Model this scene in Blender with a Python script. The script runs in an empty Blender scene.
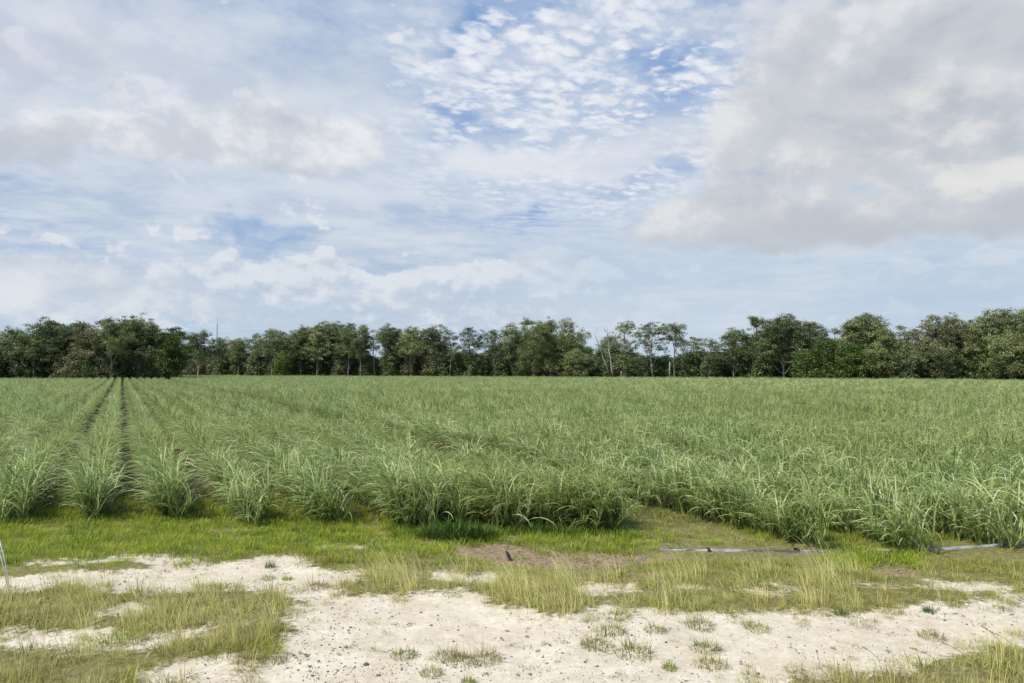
import bpy, math, random
import numpy as np
from mathutils import Vector, noise as mnoise

random.seed(7)
RNG = np.random.default_rng(11)
scene = bpy.context.scene
COL = scene.collection
R = math.radians

# ------------------------------------------------------------------ camera
F, CX, HY, CAMH = 735.0, 512.0, 369.0, 3.3
PITCH = math.atan((HY - 341.5) / F)
cam_d = bpy.data.cameras.new('camera')
cam_d.sensor_width = 36.0
cam_d.lens = 36.0 * F / 1024.0
cam_d.clip_start = 0.1
cam_d.clip_end = 9000
cam = bpy.data.objects.new('camera', cam_d)
COL.objects.link(cam)
cam.location = (0, 0, CAMH)
cam.rotation_euler = (R(90) + PITCH, 0, 0)
scene.camera = cam

scene.view_settings.view_transform = 'Standard'
scene.view_settings.look = 'None'
scene.view_settings.exposure = 0
scene.view_settings.gamma = 1
scene.render.engine = 'CYCLES'
scene.cycles.use_denoising = True
scene.cycles.max_bounces = 5
scene.cycles.diffuse_bounces = 3
scene.cycles.glossy_bounces = 2
scene.cycles.transmission_bounces = 3
scene.cycles.transparent_max_bounces = 4

def gnd(px, py):
    """ground point seen at a photo position"""
    cp, sp = math.cos(PITCH), math.sin(PITCH); dz = (341.5 - py) / F
    t = -CAMH / (sp + dz * cp)
    return ((px - CX) / F * t, (cp - dz * sp) * t)

def to_px(x, y):
    cp, sp = math.cos(PITCH), math.sin(PITCH)
    d = y * cp - CAMH * sp; u = -y * sp - CAMH * cp
    return CX + F * x / d, 341.5 - F * u / d

def lin(r, g, b):
    f = lambda c: (c / 255 / 12.92) if c <= 10.3 else ((c / 255 + 0.055) / 1.055) ** 2.4
    return (f(r), f(g), f(b), 1.0)

# ------------------------------------------------------------------ node helper
class S:
    """a socket with arithmetic"""
    nt = None
    def __init__(self, s): self.s = s
    @staticmethod
    def m(op, a, b=None, c=None, clamp=False):
        n = S.nt.nodes.new('ShaderNodeMath'); n.operation = op; n.use_clamp = clamp
        for i, v in enumerate((a, b, c)):
            if v is None: continue
            if isinstance(v, S): S.nt.links.new(v.s, n.inputs[i])
            else: n.inputs[i].default_value = float(v)
        return S(n.outputs[0])
    def __add__(a, b): return S.m('ADD', a, b)
    __radd__ = __add__
    def __sub__(a, b): return S.m('SUBTRACT', a, b)
    def __rsub__(a, b): return S.m('SUBTRACT', b, a)
    def __mul__(a, b): return S.m('MULTIPLY', a, b)
    __rmul__ = __mul__
    def __truediv__(a, b): return S.m('DIVIDE', a, b)
    def __neg__(a): return S.m('MULTIPLY', a, -1)

def smin(a, b): return S.m('MINIMUM', a, b)
def smax(a, b): return S.m('MAXIMUM', a, b)
def sstep(x, lo, hi):
    n = S.nt.nodes.new('ShaderNodeMapRange'); n.interpolation_type = 'SMOOTHSTEP'
    S.nt.links.new(x.s, n.inputs[0])
    n.inputs[1].default_value = lo; n.inputs[2].default_value = hi
    n.inputs[3].default_value = 0; n.inputs[4].default_value = 1
    return S(n.outputs[0])
def vec(x, y, z=0.0):
    n = S.nt.nodes.new('ShaderNodeCombineXYZ')
    for i, v in enumerate((x, y, z)):
        if isinstance(v, S): S.nt.links.new(v.s, n.inputs[i])
        else: n.inputs[i].default_value = v
    return S(n.outputs[0])
def fbm(v, scale, detail=5, rough=0.55, dist=0.0):
    n = S.nt.nodes.new('ShaderNodeTexNoise'); n.noise_dimensions = '3D'
    if v is not None: S.nt.links.new(v.s, n.inputs['Vector'])
    n.inputs['Scale'].default_value = scale; n.inputs['Detail'].default_value = detail
    n.inputs['Roughness'].default_value = rough; n.inputs['Distortion'].default_value = dist
    return S(n.outputs[0])
def voro(v, scale, smooth=None, rand=1.0, out=0):
    n = S.nt.nodes.new('ShaderNodeTexVoronoi')
    if smooth is not None:
        n.feature = 'SMOOTH_F1'; n.inputs['Smoothness'].default_value = smooth
    if v is not None: S.nt.links.new(v.s, n.inputs['Vector'])
    n.inputs['Scale'].default_value = scale; n.inputs['Randomness'].default_value = rand
    return S(n.outputs[out])
def cmix(f, a, b):
    n = S.nt.nodes.new('ShaderNodeMix'); n.data_type = 'RGBA'
    for sock, v in ((n.inputs[0], f), (n.inputs[6], a), (n.inputs[7], b)):
        if isinstance(v, S): S.nt.links.new(v.s, sock)
        elif isinstance(v, (int, float)): sock.default_value = v
        else: sock.default_value = v
    return S(n.outputs[2])
def cscale(c, f):
    n = S.nt.nodes.new('ShaderNodeVectorMath'); n.operation = 'SCALE'
    S.nt.links.new(c.s, n.inputs[0])
    if isinstance(f, S): S.nt.links.new(f.s, n.inputs['Scale'])
    else: n.inputs['Scale'].default_value = f
    return S(n.outputs[0])

# ------------------------------------------------------------------ sky
SUN_EL, SUN_AZ = 54.0, 238.0          # sun behind the camera to the left
def build_world():
    w = bpy.data.worlds.new('World'); scene.world = w
    w.use_nodes = True
    nt = w.node_tree; nt.nodes.clear(); S.nt = nt
    tc = nt.nodes.new('ShaderNodeTexCoord')
    sep = nt.nodes.new('ShaderNodeSeparateXYZ')
    nt.links.new(tc.outputs['Generated'], sep.inputs[0])
    x, y, z = (S(o) for o in sep.outputs)
    zc = smax(z, 0.0)
    a = S.m('ARCTAN2', x, y)
    e = S.m('ARCSINE', S.m('MINIMUM', zc, 0.9999))
    # photo position -> azimuth / elevation of that piece of sky
    cp, sp = math.cos(PITCH), math.sin(PITCH)
    def ae(px, py):
        dx, dy, dz = (px - CX) / F, 1.0, (341.5 - py) / F
        X, Y, Z = dx, dy * cp - dz * sp, dy * sp + dz * cp
        n = math.sqrt(X * X + Y * Y + Z * Z)
        return math.atan2(X, Y), math.asin(Z / n)
    # high-layer plane coordinates
    zz = zc + 0.06
    P = vec(x / zz, y / zz, 0.0)
    Ps = vec(x / zz, (y / zz) * 1.0, 3.7)
    A = vec(a, e, 0.0)
    warp = fbm(A, 5.0, 4, 0.6)
    warp2 = fbm(vec(a, e, 4.0), 5.0, 4, 0.6)
    aw = a + (warp - 0.5) * 0.22
    ew = e + (warp2 - 0.5) * 0.13
    def blob(px, py, rx, ry, tilt=0.0, warped=True):
        """1 in the middle, 0 on the rim, negative outside"""
        ca, ce = ae(px, py)
        u = ((aw if warped else a) - ca) * (F / rx)
        v = ((ew if warped else e) - ce) * (F / ry)
        if tilt:
            t = math.tan(R(tilt)); v = v - u * (t * rx / ry)
        return 1.0 - S.m('SQRT', u * u + v * v)
    # 0 clear sky
    sk = nt.nodes.new('ShaderNodeTexSky'); sk.sky_type = 'NISHITA'
    sk.sun_disc = False; sk.sun_elevation = R(SUN_EL); sk.sun_rotation = R(SUN_AZ)
    sk.air_density = 1.0; sk.dust_density = 1.2; sk.ozone_density = 1.6
    col = cscale(S(sk.outputs[0]), 0.085)
    col = cmix(0.78, col, lin(128, 167, 218))
    haze = S.m('POWER', 2.718, e * -7.5)
    col = cmix(S.m('MULTIPLY', haze, 0.9, clamp=True), col, lin(196, 214, 231))
    # 1 thin high veil, more to the left and the upper left
    v1 = fbm(P, 0.9, 6, 0.55, 0.3)
    v2 = fbm(Ps, 2.6, 6, 0.62, 0.2)
    bias = smax(blob(130, 110, 460, 230), -0.9) * 0.3 + smax(blob(900, 200, 460, 260), -0.6) * 0.25
    clear = smax(blob(455, 75, 50, 80, 40), 0.0) * 0.35
    clear2 = smax(smax(blob(560, 218, 130, 24), blob(262, 226, 100, 13)), 0.0) * 0.36
    veil = sstep(v1 * 0.65 + v2 * 0.35 + bias - clear - clear2, 0.33, 0.60)
    vcol = cmix(sstep(v2, 0.35, 0.68), lin(192, 205, 222), lin(218, 225, 233))
    col = cmix(veil * 0.86, col, vcol)
    # 2 mackerel cells
    wob = fbm(P, 2.0, 2, 0.5)
    wb3 = fbm(P, 14.0, 3, 0.6)
    Pm = vec(x / zz * 0.85 + (y / zz) * 0.3 + (wob - 0.5) * 0.12 + (wb3 - 0.5) * 0.07, (y / zz) * 0.95 - (x / zz) * 0.42 + (wob - 0.5) * 0.1 + (wb3 - 0.5) * 0.05, 0.0)
    cell = voro(Pm, 13.0, 0.25, 0.9) * 0.65 + voro(Pm, 24.0, 0.3, 1.0) * 0.35
    fine = fbm(Pm, 30.0, 5, 0.62)
    brk = fbm(P, 3.2, 4, 0.6)
    mk = sstep(blob(580, 90, 250, 150) + (brk - 0.5) * 1.0, -0.05, 0.5)
    cells = sstep((0.80 - cell) * 1.0 + (fine - 0.5) * 1.0 + (brk - 0.5) * 1.6, -0.02, 0.42)
    base_m = cmix(sstep(brk, 0.34, 0.52), lin(128, 162, 214), lin(174, 195, 223))
    col = cmix(mk * 0.6, col, base_m)
    col = cmix(mk * cells * 0.93, col, cmix(sstep(fine * 0.5 + (0.7 - cell) * 0.7, 0.2, 0.62), lin(192, 203, 225), lin(238, 241, 246)))
    # 3 streaks and ripples in the middle band
    Rp = vec(a * 1.0 + (warp - 0.5) * 0.3, e * 4.5 + (warp2 - 0.5) * 0.5, 1.3)
    st = fbm(Rp, 3.6, 8, 0.62, 0.2)
    band = sstep(e, 0.10, 0.15) * (1.0 - sstep(e, 0.27, 0.38))
    col = cmix(band * sstep(st, 0.42, 0.66) * 0.72, col, lin(216, 223, 234))
    rip = fbm(vec(x / zz * 0.55 + (wob - 0.5) * 0.6, y / zz * 1.9, 2.2), 9.0, 4, 0.55)
    rm = sstep(blob(600, 225, 150, 70), 0.0, 0.5)
    col = cmix(rm * sstep(rip, 0.40, 0.62) * 0.6, col, lin(203, 215, 233))
    col = cmix(sstep(blob(520, 162, 140, 18, -4) + (st - .5) * 1.5, 0.0, 0.8) * 0.75, col, lin(226, 230, 238))
    # heaped clouds: a soft billow noise and its relief against the light from the upper left
    def billow(da, de, sc, off):
        q = vec(a + da, (e + de) * 1.5, off)
        big = fbm(q, sc, 3, 0.5, 0.1)
        v = voro(vec(a + da + (warp - 0.5) * 0.12, (e + de) * 1.5 + (warp2 - 0.5) * 0.12, off), sc * 1.9, 1.0, 1.0)
        sm = fbm(q, sc * 3.1, 6, 0.58)
        return big * 0.75 + (0.75 - v) * 0.26 + sm * 0.55 - 0.23
    b0 = billow(0.0, 0.0, 4.2, 1.0)
    b1 = billow(-0.012, 0.028, 4.2, 1.0)
    rel = b0 - b1
    f1 = fbm(vec(a, e * 1.6, 5.0), 15.0, 8, 0.6)
    # 4 low heaped clouds over the horizon
    p0 = billow(0.0, 0.0, 9.0, 7.0); p1 = billow(-0.006, 0.014, 9.0, 7.0)
    lowm = sstep(e, 0.030, 0.07) * (1.0 - sstep(e, 0.10, 0.17))
    leftw = 1.0 - sstep(a, 0.0, 0.35) * 0.8
    al4 = sstep(lowm * 0.38 * leftw + p0 - 0.62, 0.0, 0.07)
    c4 = cmix(sstep((p0 - p1) * 5.0 + (e - 0.09) * 4.0, -0.4, 0.6), lin(190, 203, 219), lin(229, 232, 237))
    col = cmix(al4 * 0.8, col, c4)
    # 5 the large grey clouds
    def cloud(col, m, dark, mid, light, soft=0.22, namp=1.3, op=0.93, base=None, lbias=0.0, rs=3.2):
        d = m + (b0 - 0.5) * namp + (f1 - 0.5) * 0.7
        al = sstep(d, 0.0, soft)
        rim = 1.0 - sstep(d, soft * 0.3, soft * 2.6)
        sh = rel * rs * 1.5 + (f1 - 0.5) * 0.35 + rim * 0.34 + lbias
        c = cmix(sstep(sh, -0.45, 0.15), dark, mid)
        c = cmix(sstep(sh, 0.12, 0.7), c, light)
        if base is not None: c = cmix(base, c, dark)
        return cmix(al * op, col, c)
    # upper left sheet
    col = cloud(col, blob(110, 70, 340, 100), lin(191, 199, 214), lin(204, 210, 222), lin(220, 225, 233), 0.9, 0.7, 0.66, rs=2.6)
    # middle left cloud and its tail
    e_mid = ae(0, 150)[1]
    col = cloud(col, smax(smax(blob(275, 140, 85, 40), blob(180, 154, 160, 17)), blob(60, 145, 110, 18)),
                lin(186, 194, 206), lin(203, 209, 218), lin(234, 236, 239), 0.4, 0.9, 0.88,
                base=(1.0 - sstep(e + (f1 - .5) * 0.09, e_mid - 0.018, e_mid + 0.034)) * 0.95, rs=2.0)
    # small ones
    col = cloud(col, smax(blob(545, 262, 42, 15), blob(95, 285, 150, 26)), lin(190, 201, 215), lin(206, 213, 223), lin(226, 229, 234), 0.5, 1.0, 0.7, lbias=0.1)
    col = cloud(col, smax(smax(blob(12, 290, 30, 16), blob(185, 272, 30, 16)), blob(95, 272, 28, 12)), lin(205, 212, 222), lin(222, 226, 232), lin(234, 236, 239), 0.9, 0.8, 0.6, lbias=0.1)
    # the pale band below the right cloud
    low_r = sstep(a, -0.1, 0.2) * (1.0 - sstep(e, 0.17, 0.23))
    col = cmix(low_r * 0.72, col, cmix(sstep(st, 0.4, 0.62), lin(190, 207, 225), lin(207, 217, 228)))
    # right cloud mass
    e_r = ae(0, 205)[1]
    e_b = ae(0, 250)[1]
    right = smax(smax(smax(blob(900, 120, 225, 125), blob(970, 60, 250, 130)), blob(760, 215, 140, 36)), blob(900, 225, 220, 34))
    flat = sstep(e + (f1 - 0.5) * 0.02, e_b - 0.014, e_b + 0.012)
    right = right * flat + (flat - 1.0) * 0.8
    warm = smax(smax(blob(950, 160, 130, 62), blob(790, 182, 95, 32)), 0.0)
    col = cloud(col, right, lin(188, 194, 203), lin(203, 207, 213), lin(226, 228, 230), 0.42, 0.9, 0.96,
                base=(1.0 - sstep(e + (b0 - 0.5) * 0.10, e_r - 0.03, e_r + 0.035)) * 0.85, rs=1.9)
    glow = sstep(right + (b0 - .5) * 0.5, 0.1, 0.5) * warm * sstep(rel * 4.0 + (f1 - 0.5) * 1.6, -0.35, 0.45)
    col = cmix(S.m('MULTIPLY', glow, 1.7, clamp=True) * 0.65, col, lin(231, 229, 226))
    col = cloud(col, smax(blob(715, 12, 110, 30), blob(640, 150, 70, 30)), lin(188, 196, 214), lin(198, 205, 219), lin(215, 221, 231), 0.9, 0.8, 0.6, rs=2.0)
    # haze at the very horizon
    hz = S.m('POWER', 2.718, e * -16.0)
    col = cmix(hz * 0.7, col, lin(196, 213, 229))
    col = cmix(1.0 - sstep(z, -0.02, 0.0), col, lin(120, 125, 110))
    bg = nt.nodes.new('ShaderNodeBackground'); bg.inputs[1].default_value = 1.0
    nt.links.new(col.s, bg.inputs[0])
    out = nt.nodes.new('ShaderNodeOutputWorld')
    nt.links.new(bg.outputs[0], out.inputs[0])
    w.cycles.sampling_method = 'MANUAL'
    w.cycles.sample_map_resolution = 512
build_world()

sun_d = bpy.data.lights.new('sun', 'SUN')
sun_d.energy = 4.9; sun_d.angle = R(3); sun_d.color = (1.0, 0.94, 0.82)
sun = bpy.data.objects.new('sun', sun_d); COL.objects.link(sun)
sd = Vector((math.sin(R(SUN_AZ)) * math.cos(R(SUN_EL)), math.cos(R(SUN_AZ)) * math.cos(R(SUN_EL)), math.sin(R(SUN_EL))))
sun.rotation_euler = sd.to_track_quat('Z', 'Y').to_euler()
sun.location = (0, -30, 60)

# ------------------------------------------------------------------ object helpers
def tag(o, label=None, cat=None, group=None, kind=None):
    if label: o['label'] = label
    if cat: o['category'] = cat
    if group: o['group'] = group
    if kind: o['kind'] = kind
    return o

class MB:
    """verts, faces and one tone value per vertex"""
    def __init__(self): self.v, self.f, self.t, self.mi = [], [], [], []
    def strip(self, pts, widths, sides, tone, mi=0, tips=None):
        b = len(self.v)
        n = len(pts)
        for i in range(n):
            p, w, s = pts[i], widths[i], sides[i]
            self.v.append((p[0] - s[0] * w, p[1] - s[1] * w, p[2] - s[2] * w))
            self.v.append((p[0] + s[0] * w, p[1] + s[1] * w, p[2] + s[2] * w))
            tt = tone if tips is None else tone + (tips - tone) * (i / (n - 1)) ** 2
            self.t += [tt, tt]
        for i in range(n - 1):
            self.f.append((b + 2 * i, b + 2 * i + 1, b + 2 * i + 3, b + 2 * i + 2)); self.mi.append(mi)
    def tube(self, pts, rads, seg=6, tone=0.5, mi=0, cap=True):
        b = len(self.v); n = len(pts)
        for i in range(n):
            p = Vector(pts[i])
            d = (Vector(pts[min(i + 1, n - 1)]) - Vector(pts[max(i - 1, 0)])).normalized()
            s = d.cross(Vector((0.3, 1, 0.05))).normalized()
            q = d.cross(s).normalized()
            for k in range(seg):
                an = 2 * math.pi * k / seg
                self.v.append(tuple(p + (s * math.cos(an) + q * math.sin(an)) * rads[i])); self.t.append(tone)
        for i in range(n - 1):
            for k in range(seg):
                k2 = (k + 1) % seg
                self.f.append((b + i * seg + k, b + i * seg + k2, b + (i + 1) * seg + k2, b + (i + 1) * seg + k)); self.mi.append(mi)
        if cap:
            self.f.append(tuple(b + (n - 1) * seg + k for k in range(seg))); self.mi.append(mi)
            self.f.append(tuple(b + k for k in reversed(range(seg)))); self.mi.append(mi)
    def mesh(self, name, mats, smooth=False):
        me = bpy.data.meshes.new(name)
        me.from_pydata(self.v, [], self.f)
        for m in mats: me.materials.append(m)
        a = me.attributes.new('tone', 'FLOAT', 'POINT')
        a.data.foreach_set('value', np.array(self.t, dtype=np.float32))
        me.polygons.foreach_set('material_index', np.array(self.mi, dtype=np.int32))
        if smooth: me.polygons.foreach_set('use_smooth', np.ones(len(self.f), dtype=bool))
        me.update()
        return me
def link(name, me, loc=(0, 0, 0), rz=0.0, sc=1.0, parent=None):
    o = bpy.data.objects.new(name, me); COL.objects.link(o)
    o.location = loc; o.rotation_euler = (0, 0, rz)
    o.scale = (sc, sc, sc) if isinstance(sc, (int, float)) else sc
    if parent: o.parent = parent
    return o

def new_mat(name):
    m = bpy.data.materials.new(name); m.use_nodes = True
    nt = m.node_tree; nt.nodes.clear(); S.nt = nt
    return m, nt
def attr(name, out='Fac'):
    n = S.nt.nodes.new('ShaderNodeAttribute'); n.attribute_name = name
    return S(n.outputs[out])
def obj_rand():
    n = S.nt.nodes.new('ShaderNodeObjectInfo')
    return S(n.outputs['Random']), S(n.outputs['Location'])
def finish_leaf(nt, col, transl=0.35, rough=0.5, spec=0.35, tcol=None):
    p = nt.nodes.new('ShaderNodeBsdfPrincipled')
    nt.links.new(col.s, p.inputs['Base Color'])
    p.inputs['Roughness'].default_value = rough
    p.inputs['Specular IOR Level'].default_value = spec
    t = nt.nodes.new('ShaderNodeBsdfTranslucent')
    nt.links.new((tcol or col).s, t.inputs['Color'])
    mx = nt.nodes.new('ShaderNodeMixShader'); mx.inputs[0].default_value = transl
    nt.links.new(p.outputs[0], mx.inputs[1]); nt.links.new(t.outputs[0], mx.inputs[2])
    out = nt.nodes.new('ShaderNodeOutputMaterial')
    nt.links.new(mx.outputs[0], out.inputs[0])
def leaf_mat(name, dark, mid, light, transl=0.35, rough=0.5, spec=0.35, patch=None, patch_scale=0.35, patch_amt=0.6):
    """blade colour from the per-blade tone, per-plant random and a slow noise over the place"""
    m, nt = new_mat(name)
    tone = attr('tone'); rnd, loc = obj_rand()
    k = tone + (rnd - 0.5) * 0.35
    c = cmix(sstep(k, 0.0, 0.5), dark + (1,), mid + (1,))
    c = cmix(sstep(k, 0.5, 1.0), c, light + (1,))
    if patch:
        nz = fbm(loc, patch_scale, 3, 0.6)
        c = cmix(sstep(nz, 0.42, 0.62) * patch_amt, c, patch + (1,))
    finish_leaf(nt, c, transl, rough, spec)
    return m
def bark_mat(name, c1, c2, rough=0.8):
    m, nt = new_mat(name)
    tc = nt.nodes.new('ShaderNodeTexCoord')
    mp = nt.nodes.new('ShaderNodeMapping'); mp.inputs['Scale'].default_value = (1, 1, 0.35)
    nt.links.new(tc.outputs['Object'], mp.inputs[0])
    nz = fbm(S(mp.outputs[0]), 2.2, 5, 0.65)
    c = cmix(sstep(nz, 0.35, 0.65), c1 + (1,), c2 + (1,))
    p = nt.nodes.new('ShaderNodeBsdfPrincipled'); nt.links.new(c.s, p.inputs['Base Color'])
    p.inputs['Roughness'].default_value = rough
    out = nt.nodes.new('ShaderNodeOutputMaterial'); nt.links.new(p.outputs[0], out.inputs[0])
    return m

M = {}
M['cane'] = leaf_mat('cane_leaf', (0.105, 0.17, 0.036), (0.325, 0.42, 0.125), (0.76, 0.81, 0.46), 0.33, 0.45, 0.38,
                     patch=(0.33, 0.37, 0.11), patch_scale=0.10, patch_amt=0.5)
M['cane_dead'] = leaf_mat('cane_dead_leaf', (0.10, 0.07, 0.035), (0.22, 0.16, 0.08), (0.36, 0.28, 0.16), 0.2, 0.7, 0.2)
M['lush'] = leaf_mat('lush_grass_blade', (0.075, 0.13, 0.014), (0.25, 0.34, 0.035), (0.52, 0.60, 0.09), 0.35, 0.55, 0.25,
                     patch=(0.42, 0.47, 0.05), patch_scale=1.3, patch_amt=0.75)
M['weed'] = leaf_mat('weed_leaf', (0.06, 0.11, 0.02), (0.17, 0.27, 0.045), (0.32, 0.43, 0.08), 0.3, 0.55, 0.25)
M['mixed'] = leaf_mat('mixed_grass_blade', (0.09, 0.12, 0.02), (0.31, 0.34, 0.075), (0.74, 0.66, 0.27), 0.3, 0.6, 0.2,
                      patch=(0.36, 0.28, 0.13), patch_scale=0.8, patch_amt=0.6)
M['dry'] = leaf_mat('dry_grass_blade', (0.33, 0.35, 0.07), (0.66, 0.62, 0.20), (0.92, 0.85, 0.42), 0.35, 0.6, 0.2)
M['lane'] = leaf_mat('lane_grass_blade', (0.20, 0.23, 0.05), (0.38, 0.37, 0.12), (0.56, 0.50, 0.22), 0.3, 0.6, 0.2,
                     patch=(0.12, 0.17, 0.03), patch_scale=0.5, patch_amt=0.6)
M['verge'] = leaf_mat('verge_grass_blade', (0.15, 0.20, 0.03), (0.32, 0.37, 0.07), (0.52, 0.51, 0.15), 0.3, 0.6, 0.2,
                      patch=(0.42, 0.33, 0.08), patch_scale=0.7, patch_amt=0.65)

# ------------------------------------------------------------------ ground
def vdist(px, py): return None
MAIN_SAND = [(205, 730), (225, 680), (250, 660), (278, 652), (292, 636), (298, 618), (294, 602), (278, 594), (240, 592), (190, 593),
             (150, 588), (100, 590), (50, 592), (-60, 598), (-200, 604), (-200, 588), (-60, 580), (0, 577), (60, 574), (110, 571), (180, 567), (235, 560), (270, 556),
             (305, 556), (322, 566), (345, 573), (352, 590), (380, 592), (440, 594), (485, 598), (520, 606), (548, 619), (575, 617), (600, 607),
             (640, 612), (690, 611), (760, 612), (830, 611), (900, 609), (960, 604), (1000, 598), (1050, 590), (1300, 580),
             (1300, 610), (1130, 628), (1024, 650), (985, 655), (930, 656), (880, 665), (830, 674), (770, 683), (735, 700), (700, 730)]
POLY = np.array([gnd(*p) for p in MAIN_SAND])
PATCHES = [(45, 641, 66, 12), (178, 637, 30, 8), (205, 672, 26, 11), (598, 589, 34, 4.0), (715, 590, 42, 3.5), (470, 577, 16, 2), (980, 588, 40, 2.5), (150, 609, 30, 4),
           (175, 561, 40, 2.0), (60, 563, 40, 1.5), (345, 549, 18, 1.6)]
DIRT = [(494, 552, 44, 7.5), (606, 560, 58, 7), (550, 563, 55, 5), (900, 572, 26, 3)]

def sand_value(x, y):
    """signed distance-like value in metres, >0 on sand (numpy arrays)"""
    n = len(POLY)
    inside = np.zeros(x.shape, bool)
    dist = np.full(x.shape, 1e9)
    for i in range(n):
        x1, y1 = POLY[i]; x2, y2 = POLY[(i + 1) % n]
        cond = ((y1 > y) != (y2 > y)) & (x < (x2 - x1) * (y - y1) / ((y2 - y1) if y2 != y1 else 1e-9) + x1)
        inside ^= cond
        dx, dy = x2 - x1, y2 - y1
        t = np.clip(((x - x1) * dx + (y - y1) * dy) / (dx * dx + dy * dy + 1e-9), 0, 1)
        dist = np.minimum(dist, np.hypot(x - x1 - t * dx, y - y1 - t * dy))
    s = np.where(inside, dist, -dist)
    for (px, py, rx, ry) in PATCHES:
        cx, cy = gnd(px, py); wx = rx * cy / F; wy = ry * cy * cy / (CAMH * F)
        r = np.sqrt(((x - cx) / wx) ** 2 + ((y - cy) / wy) ** 2)
        s = np.maximum(s, (1 - r) * min(wx, wy))
    return s
def edge_wob(x, y):
    return 0.42 * nz(x, y, 0.8, 13) + 0.26 * nz(x, y, 1.9, 3) + 0.13 * nz(x, y, 4.5, 1)
def dirt_value(x, y):
    s = np.full(x.shape, -1.0)
    for (px, py, rx, ry) in DIRT:
        cx, cy = gnd(px, py); wx = rx * cy / F; wy = ry * cy * cy / (CAMH * F)
        r = np.sqrt(((x - cx) / wx) ** 2 + ((y - cy) / wy) ** 2)
        s = np.maximum(s, (1 - r) * min(wx, wy))
    return s
def nz(x, y, s, o=0.0): return mnoise.noise(Vector((x * s + o, y * s - o, o)))
def height(x, y):
    near = max(0.0, min(1.0, (60 - y) / 40.0))
    return near * (0.035 * nz(x, y, 0.5) + 0.012 * nz(x, y, 2.3, 5) + 0.005 * nz(x, y, 7, 9))

# rows of cane: direction u, rows counted across v
TH = math.atan((122 - CX) / F)
U = np.array([math.sin(TH), math.cos(TH)]); V = np.array([math.cos(TH), -math.sin(TH)])
ROW0, ROWD = -0.5, 1.49
def row_end(k):
    if k <= 3: return 16.2 + 0.25 * math.sin(k * 2.1)
    if k <= 6: return 15.5 - 0.1 * (k - 4)
    return {8: 14.1, 9: 13.75, 10: 14.0}.get(k, 14.2 + 0.02 * (k - 11))

def axis(fine0, fine1, step, lo, hi, grow=1.18):
    a = list(np.arange(fine0, fine1 + 1e-6, step))
    s = step; p = a[-1]
    while p < hi: s *= grow; p += s; a.append(min(p, hi))
    s = step; p = a[0]
    while p > lo: s *= grow; p -= s; a.insert(0, max(p, lo))
    return np.array(a)

def ground_material():
    m, nt = new_mat('ground_soil_and_sand')
    geo = nt.nodes.new('ShaderNodeNewGeometry'); pos = S(geo.outputs['Position'])
    sand, dirt = attr('sand'), attr('dirt')
    sepp = nt.nodes.new('ShaderNodeSeparateXYZ'); nt.links.new(pos.s, sepp.inputs[0])
    n1 = fbm(pos, 1.6, 6, 0.65); n2 = fbm(pos, 9.0, 6, 0.7); n3 = fbm(pos, 45.0, 4, 0.7); n4 = fbm(pos, 0.5, 4, 0.6)
    # sand
    cs = cmix(sstep(n1, 0.35, 0.65), (0.57, 0.49, 0.37, 1), (0.71, 0.64, 0.51, 1))
    cs = cmix(sstep(n4, 0.42, 0.62) * 0.4, cs, (0.57, 0.46, 0.33, 1))
    cs = cmix(sstep(n2, 0.3, 0.75), cscale(cs, 0.78), cscale(cs, 1.1))
    cs = cmix(sstep(n3, 0.4, 0.7) * 0.5, cs, (0.76, 0.70, 0.59, 1))
    speck = voro(pos, 26.0, None, 1.0)
    spn = fbm(pos, 3.0, 3, 0.6)
    cs = cmix((1.0 - sstep(speck, 0.10, 0.22)) * sstep(spn, 0.46, 0.6) * 0.75, cs, (0.17, 0.15, 0.13, 1))
    speck2 = voro(pos, 60.0, None, 1.0)
    cs = cmix((1.0 - sstep(speck2, 0.12, 0.28)) * sstep(n2, 0.45, 0.6) * 0.5, cs, (0.22, 0.19, 0.16, 1))
    # soil under grass and cane
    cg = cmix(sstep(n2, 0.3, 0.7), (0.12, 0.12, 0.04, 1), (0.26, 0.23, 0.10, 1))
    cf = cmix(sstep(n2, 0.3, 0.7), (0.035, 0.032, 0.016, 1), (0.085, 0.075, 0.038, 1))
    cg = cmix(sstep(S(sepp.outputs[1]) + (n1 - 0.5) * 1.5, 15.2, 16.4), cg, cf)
    # mulch
    cd = cmix(sstep(n3, 0.35, 0.65), (0.16, 0.115, 0.065, 1), (0.42, 0.32, 0.20, 1))
    cd = cmix(sstep(n2, 0.5, 0.7) * 0.7, cd, (0.10, 0.075, 0.06, 1))
    ms = sstep(sand + (n2 - 0.5) * 0.8 + (n1 - 0.5) * 0.5 + (n3 - 0.5) * 0.25, -0.16, 0.06)
    md = sstep(dirt + (n2 - 0.5) * 0.3, -0.03, 0.05)
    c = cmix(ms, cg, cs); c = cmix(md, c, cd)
    p = nt.nodes.new('ShaderNodeBsdfPrincipled'); nt.links.new(c.s, p.inputs['Base Color'])
    p.inputs['Roughness'].default_value = 0.95; p.inputs['Specular IOR Level'].default_value = 0.15
    bp = nt.nodes.new('ShaderNodeBump'); bp.inputs['Strength'].default_value = 0.7; bp.inputs['Distance'].default_value = 0.03
    hgt = n2 * 0.6 + n3 * 0.35 + fbm(pos, 130.0, 2, 0.6) * 0.15
    nt.links.new(hgt.s, bp.inputs['Height']); nt.links.new(bp.outputs[0], p.inputs['Normal'])
    out = nt.nodes.new('ShaderNodeOutputMaterial'); nt.links.new(p.outputs[0], out.inputs[0])
    return m

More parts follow.
